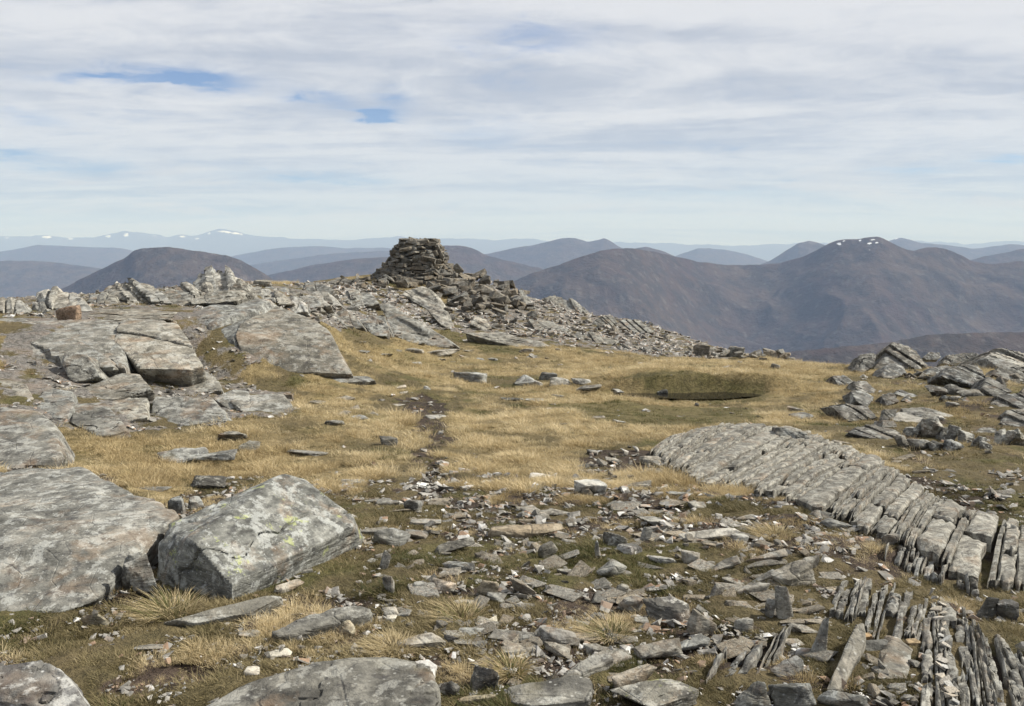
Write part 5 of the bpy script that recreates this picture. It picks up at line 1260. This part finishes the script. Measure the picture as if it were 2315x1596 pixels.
rubble([(780,760),(1050,790),(1250,810),(1000,830),(800,830)], 16, 14, 40, 'flat pale slab on the grass slope under the cairn', 'flat slabs on the slope under the cairn', 'pale', name='buried_stone', cat='stone', seed=66, flat=True)

# ------------------------------------------------------------------ gravel and grass, which nobody could count
def blocked(x, y):
    m = np.zeros(x.shape, bool)
    for poly in FOOT:
        x0, y0 = poly.min(0); x1, y1 = poly.max(0)
        k = np.nonzero((x > x0) & (x < x1) & (y > y0) & (y < y1))[0]
        if len(k):
            c = poly.mean(0); pp = c + (poly - c) * .93
            m[k] |= in_poly(x[k], y[k], pp)
    return m
def sample_ground(n, ymin, ymax, power=1.0, spread=42):
    """random ground points, denser towards the camera"""
    rg = RNG
    a = np.radians(rg.uniform(-spread, spread, n))
    u = rg.random(n)
    if abs(power - 1) < 1e-6: r = np.exp(np.log(ymin) + u * (math.log(ymax) - math.log(ymin)))
    else: r = (ymin ** (1 - power) + u * (ymax ** (1 - power) - ymin ** (1 - power))) ** (1 / (1 - power))
    return r * np.sin(a), r * np.cos(a)
def build_gravel():
    mats = [M['stone']]
    base = []
    for me in STONES['stone'][:8]:
        v = np.array([p.co[:] for p in me.vertices]); me.calc_loop_triangles()
        base.append((v, np.array([t.vertices[:] for t in me.loop_triangles])))
    hulls = []
    for k in range(10):
        me = hull_mesh(900 + k, 9, (1, .7, .4)); me.calc_loop_triangles()
        hulls.append((np.array([p.co[:] for p in me.vertices]), np.array([t.vertices[:] for t in me.loop_triangles])))
    x, y = sample_ground(80000, 2.4, 34, 1.0)
    straw, soil, stony, green = types(x, y)
    pr = .13 + .8 * soil + 1.0 * stony
    pr = np.where((y > 7.5) & (stony < .1), pr * .16, pr) * np.where(straw > .4, .12, 1)
    k = (RNG.random(len(x)) < pr) & ~blocked(x, y)
    x, y = x[k], y[k]; z = gz(x, y)
    r = np.hypot(x, y)
    s = r / F * (3.5 + 20 * RNG.random(len(x)) ** 3.0)
    # broken slabs of the worn ground, too many to single out
    x2, y2 = sample_ground(5200, 2.5, 8.0, 1.0, 33)
    st2, so2, sn2, g2 = types(x2, y2)
    k2 = (RNG.random(len(x2)) < (.10 + .5 * so2) * np.where(x2 > -.9, 1, .25) * np.where(st2 > .5, .3, 1)) & ~blocked(x2, y2)
    x2, y2 = x2[k2], y2[k2]; r2 = np.hypot(x2, y2)
    x = np.r_[x, x2]; y = np.r_[y, y2]; z = np.r_[z, gz(x2, y2)]; s = np.r_[s, r2 / F * (14 + 30 * RNG.random(len(x2)) ** 1.8)]
    sx, sy = [], []
    for poly, cnt in (([(1010,650),(1110,645),(1210,680),(1300,700),(1340,712),(1480,742),(1600,790),(1780,806),(1640,812),(1480,802),(1300,778),(1130,752),(1020,735)], 2600), ([(620,700),(760,650),(860,650),(980,700),(1000,740),(860,735),(760,745)], 700)):
        q = np.array([hit(*p)[:2] for p in poly]); m = 0
        while m < cnt:
            xx = RNG.uniform(q[:, 0].min(), q[:, 0].max(), 4000); yy = RNG.uniform(q[:, 1].min(), q[:, 1].max(), 4000)
            ii = in_poly(xx, yy, q); xx, yy = xx[ii][:cnt - m], yy[ii][:cnt - m]; sx.append(xx); sy.append(yy); m += len(xx)
    sx = np.concatenate(sx); sy = np.concatenate(sy)
    x = np.r_[x, sx]; y = np.r_[y, sy]; z = np.r_[z, gz(sx, sy)]; s = np.r_[s, np.hypot(sx, sy) / F * (6 + 20 * RNG.random(len(sx)) ** 2)]
    V = []; T = []; nv = 0
    for i in range(len(x)):
        v, t = hulls[i % 10]
        R = np.array(Euler((RNG.normal() * .3, RNG.normal() * .3, RNG.uniform(0, 6.28))).to_matrix())
        V.append((v * s[i] * np.array([1, 1, .75])) @ R.T + np.array([x[i], y[i], z[i] + s[i] * .03])); T.append(t + nv); nv += len(v)
    V = np.concatenate(V); T = np.concatenate(T)
    me = mesh_np('gravel', V, tris=T, smooth=False)
    o = link('gravel', me, M['gravel'], kind='stuff', label='fine grey and tan stone chips scattered over the worn ground', cat='gravel')
    return len(x)
t = NT('gravel_chips', .9, .2)
_c = t.voro(t.tc.outputs['Object'], 22, 'F1', 'Color'); _s = t.N.new('ShaderNodeSeparateColor'); t.L.new(_c, _s.inputs[0])
_col = t.mix(_s.outputs[0], (.10,.095,.083), (.34,.325,.295)); _col = t.mix(t.rng(_s.outputs[1], .75, .95), _col, (.25,.17,.115)); _col = t.mix(t.rng(_s.outputs[2], .9, .95), _col, (.55,.54,.51))
M['gravel'] = t.done(_col, t.bump(t.noise(t.tc.outputs['Object'], 60, 4, .6), .5, .01))
NG = build_gravel()

def blade_mat(name, stops):
    t = NT(name, .75, .25)
    r = t.attr('rnd', 'Fac'); o = t.objinfo('Random')
    tone = t.attr('tone', 'Fac', 'INSTANCER')
    f = t.math('ADD', t.math('ADD', t.math('MULTIPLY', r, .35), t.math('MULTIPLY', o, .2)), t.math('MULTIPLY', tone, .45))
    cr = t.N.new('ShaderNodeValToRGB'); t.L.new(f, cr.inputs[0])
    els = cr.color_ramp.elements
    while len(els) < len(stops): els.new(.5)
    for e, (p, c) in zip(els, stops): e.position = p; e.color = (*c, 1)
    t.b.inputs['Subsurface Weight'].default_value = 0
    m = t.done(cr.outputs[0])
    # thin blades let some light through
    tr = t.N.new('ShaderNodeBsdfTranslucent'); t.L.new(cr.outputs[0], tr.inputs[0])
    mx = t.N.new('ShaderNodeMixShader'); mx.inputs[0].default_value = .3
    t.L.new(t.b.outputs[0], mx.inputs[1]); t.L.new(tr.outputs[0], mx.inputs[2])
    t.L.new(mx.outputs[0], t.N['Material Output'].inputs[0])
    return m
M['straw'] = blade_mat('dry_grass', [(0.1, (0.224,0.166,0.081)), (.35, (0.403,0.314,0.166)), (.58, (0.573,0.466,0.278)), (.85, (0.717,0.618,0.412))])
M['turf'] = blade_mat('olive_turf', [(0.1, (0.058,0.053,0.023)), (.35, (0.113,0.098,0.045)), (.55, (0.195,0.160,0.082)), (.75, (0.296,0.242,0.133)), (.95, (0.429,0.359,0.211))])
M['greengrass'] = blade_mat('green_grass', [(0.1, (0.040,0.046,0.016)), (.45, (0.084,0.088,0.030)), (.7, (0.136,0.124,0.048)), (.95, (0.256,0.208,0.104))])
def tuft(seed, nbl, spread, hmin, hmax, width, bend, wind=(-.5, .1), segs=2):
    rg = np.random.default_rng(seed); V = []; Fq = []; Ft = []; rnd = []
    for i in range(nbl):
        a = rg.uniform(0, 6.28); r = spread * math.sqrt(rg.random())
        b = np.array([r * math.cos(a), r * math.sin(a), -.01]); h = rg.uniform(hmin, hmax)
        d = np.array([math.cos(a), math.sin(a), 0]) * bend * rg.uniform(.3, 1.2) + np.array([wind[0], wind[1], 0]) * bend * rg.uniform(.2, 1.0)
        wa = rg.uniform(0, 3.14); wv = np.array([math.cos(wa), math.sin(wa), 0]) * width * rg.uniform(.7, 1.3)
        n0 = len(V)
        for s in range(segs):
            f = s / segs; p = b + d * h * f * f * 1.2 + np.array([0, 0, h * f * (1 - .25 * f * bend)])
            V += [p - wv * (1 - f * .6), p + wv * (1 - f * .6)]
        V.append(b + d * h * 1.2 + np.array([0, 0, h * (1 - .25 * bend)]))
        for s in range(segs - 1): Fq.append((n0 + 2 * s, n0 + 2 * s + 1, n0 + 2 * s + 3, n0 + 2 * s + 2))
        Ft.append((n0 + 2 * segs - 2, n0 + 2 * segs - 1, n0 + 2 * segs))
        rnd += [rg.random()] * (2 * segs + 1)
    me = mesh_np('tuft', np.array(V), Fq, Ft, smooth=True)
    at = me.attributes.new('rnd', 'FLOAT', 'POINT'); at.data.foreach_set('value', np.array(rnd, np.float32))
    return me
def scatter(name, label, variants, mat, pts, scale, tone, tilt=.15):
    """one object: a cloud of points that geometry nodes dress with tufts"""
    col = bpy.data.collections.new(name + '_tufts')
    for me in variants:
        me.materials.append(mat); o = bpy.data.objects.new(name + '_tuft', me); col.objects.link(o)
    me = bpy.data.meshes.new(name); me.vertices.add(len(pts)); me.vertices.foreach_set('co', np.asarray(pts, np.float32).ravel())
    a = me.attributes.new('scl', 'FLOAT', 'POINT'); a.data.foreach_set('value', np.asarray(scale, np.float32))
    a = me.attributes.new('tone', 'FLOAT', 'POINT'); a.data.foreach_set('value', np.asarray(tone, np.float32))
    rot = np.c_[RNG.normal(0, tilt, len(pts)), RNG.normal(0, tilt, len(pts)), RNG.normal(0, .8, len(pts))]
    a = me.attributes.new('rotv', 'FLOAT_VECTOR', 'POINT'); a.data.foreach_set('vector', rot.astype(np.float32).ravel())
    ng = bpy.data.node_groups.new(name, 'GeometryNodeTree')
    ng.interface.new_socket('Geometry', in_out='INPUT', socket_type='NodeSocketGeometry'); ng.interface.new_socket('Geometry', in_out='OUTPUT', socket_type='NodeSocketGeometry')
    N = ng.nodes; L = ng.links
    gi = N.new('NodeGroupInput'); go = N.new('NodeGroupOutput'); m2p = N.new('GeometryNodeMeshToPoints'); iop = N.new('GeometryNodeInstanceOnPoints')
    ci = N.new('GeometryNodeCollectionInfo'); ci.inputs['Collection'].default_value = col; ci.inputs['Separate Children'].default_value = True; ci.inputs['Reset Children'].default_value = True
    s = N.new('GeometryNodeInputNamedAttribute'); s.data_type = 'FLOAT'; s.inputs['Name'].default_value = 'scl'
    r = N.new('GeometryNodeInputNamedAttribute'); r.data_type = 'FLOAT_VECTOR'; r.inputs['Name'].default_value = 'rotv'
    L.new(gi.outputs[0], m2p.inputs['Mesh']); L.new(m2p.outputs[0], iop.inputs['Points']); L.new(ci.outputs[0], iop.inputs['Instance'])
    iop.inputs['Pick Instance'].default_value = True
    L.new(s.outputs[0], iop.inputs['Scale']); L.new(r.outputs[0], iop.inputs['Rotation']); L.new(iop.outputs[0], go.inputs[0])
    o = link(name, me, None, kind='stuff', label=label, cat='grass')
    md = o.modifiers.new('tufts', 'NODES'); md.node_group = ng
    return o
def build_grass():
    x, y = sample_ground(205000, 2.3, 34, 1.0)
    xn, yn = sample_ground(145000, 2.3, 7.5, 0.6); x = np.r_[x, xn]; y = np.r_[y, yn]
    straw, soil, stony, green = types(x, y)
    ok = ~blocked(x, y) & (np.hypot((x - POOLC[0]) / 1.3, (y - POOLC[1]) / .34) > 1)
    r = np.hypot(x, y)
    n = fbm(v2(x, y, 5.5), 2, 71); n2 = fbm(v2(x, y, 1.6), 3, 72)
    tone = np.clip(.5 + .75 * fbm(v2(x, y, 3.2), 3, 81) + .5 * fbm(v2(x, y, .8), 3, 82), 0, 1)
    clump = sstep(-.28, .25, fbm(v2(x, y, 6.5), 2, 83))
    k = ok & (RNG.random(len(x)) < (.35 + .65 * clump) * straw * (.75 + .6 * n) * (1 - stony * .7)) & (y > 2.6) & (straw > .25)
    z = gz(x, y)
    ks = k & ((y > 6.0) | (RNG.random(len(x)) < .35))
    sc1 = np.where(y < 6.5, .5, 1.0) * (.62 + .55 * fbm(v2(x, y, 2.6), 3, 61) + .30 * n2 + .35 * np.clip(straw - .4, 0, 1)) * (1 + np.clip(r - 12, 0, 40) * .03)
    sc1 = sc1 * (.55 + .75 * clump)
    scatter('dry_grass', 'dry straw-coloured hill grass filling the hollow', [tuft(10 + i, 36, .085, .035, .10, .0020, 1.05) for i in range(5)], M['straw'], np.c_[x, y, z - .005][ks], sc1[ks], tone[ks])
    kt = ok & ~ks & (RNG.random(len(x)) < np.clip(.80 - soil * .85 - stony * .75 + .9 * n, .01, 1)) 
    kg = kt & (RNG.random(len(x)) < green * .75); kt = kt & ~kg
    sc2 = (.8 + .5 * n2) * (1 + np.clip(r - 8, 0, 40) * .05)
    sc2 = sc2 * (.6 + .75 * clump)
    scatter('olive_turf', 'short olive and brown turf between the stones', [tuft(30 + i, 26, .045, .008, .034, .0021, 1.1) for i in range(5)], M['turf'], np.c_[x, y, z - .006][kt], sc2[kt], tone[kt])
    scatter('green_grass', 'greener grass in damp spots and along the path', [tuft(50 + i, 28, .045, .010, .038, .0020, 1.0) for i in range(4)], M['greengrass'], np.c_[x, y, z - .006][kg], sc2[kg], tone[kg])
    return int(ks.sum()), int(kt.sum()), int(kg.sum())
NGR = build_grass()

# tussocks that stand out one by one
M['tussock_straw'] = blade_mat('tussock_straw', [(0, (0.225,0.165,0.075)), (.2, (0.413,0.330,0.180)), (.45, (0.525,0.435,0.270))])
M['tussock_greengrass'] = blade_mat('tussock_green', [(0, (0.053,0.064,0.019)), (.3, (0.112,0.120,0.038)), (.5, (0.188,0.173,0.068))])
M['tussock_turf'] = M['tussock_straw']
def tussock(label, px, py, w, h, mats=('straw',), seed=1):
    g = hit(px, py); m = np.linalg.norm(g - CAM) / F
    root = empty('grass_tussock', (g[0], g[1] + w * m * .25, G(g[0], g[1] + w * m * .25)), label, 'grass tussock')
    for i, k in enumerate(mats):
        me = tuft(seed + i, 520 if i == 0 else 200, w * m * .36, h * m * .28, h * m * .82, .0016, 1.35 if k == 'straw' else .9, segs=3)
        me.name = 'blades'; me.materials.append(M['tussock_' + k]); link('dry_blades' if k == 'straw' else 'green_blades', me, None, root)
tussock('big straw-coloured tussock in front of the cleft between boulders', 366, 1400, 150, 62, ('straw','greengrass'), 200)
tussock('straw and green tussock at centre of the foreground', 1040, 1408, 120, 46, ('straw','greengrass'), 210)
tussock('spiky green and straw tussock left of the dome stone', 1378, 1448, 110, 55, ('straw','greengrass'), 220)
tussock('tussock behind the dark upright stone at bottom centre', 1150, 1530, 110, 52, ('straw','greengrass'), 230)
tussock('pale tussock above the white-capped slab', 880, 1480, 130, 42, ('straw','turf'), 240)
tussock('dry tussock on the mound below the grooved pavement', 1760, 1215, 120, 34, ('straw','turf'), 280)
print('COUNTS cairn', NC, 'gravel', NG, 'grass', NGR, 'feet', len(FOOT))
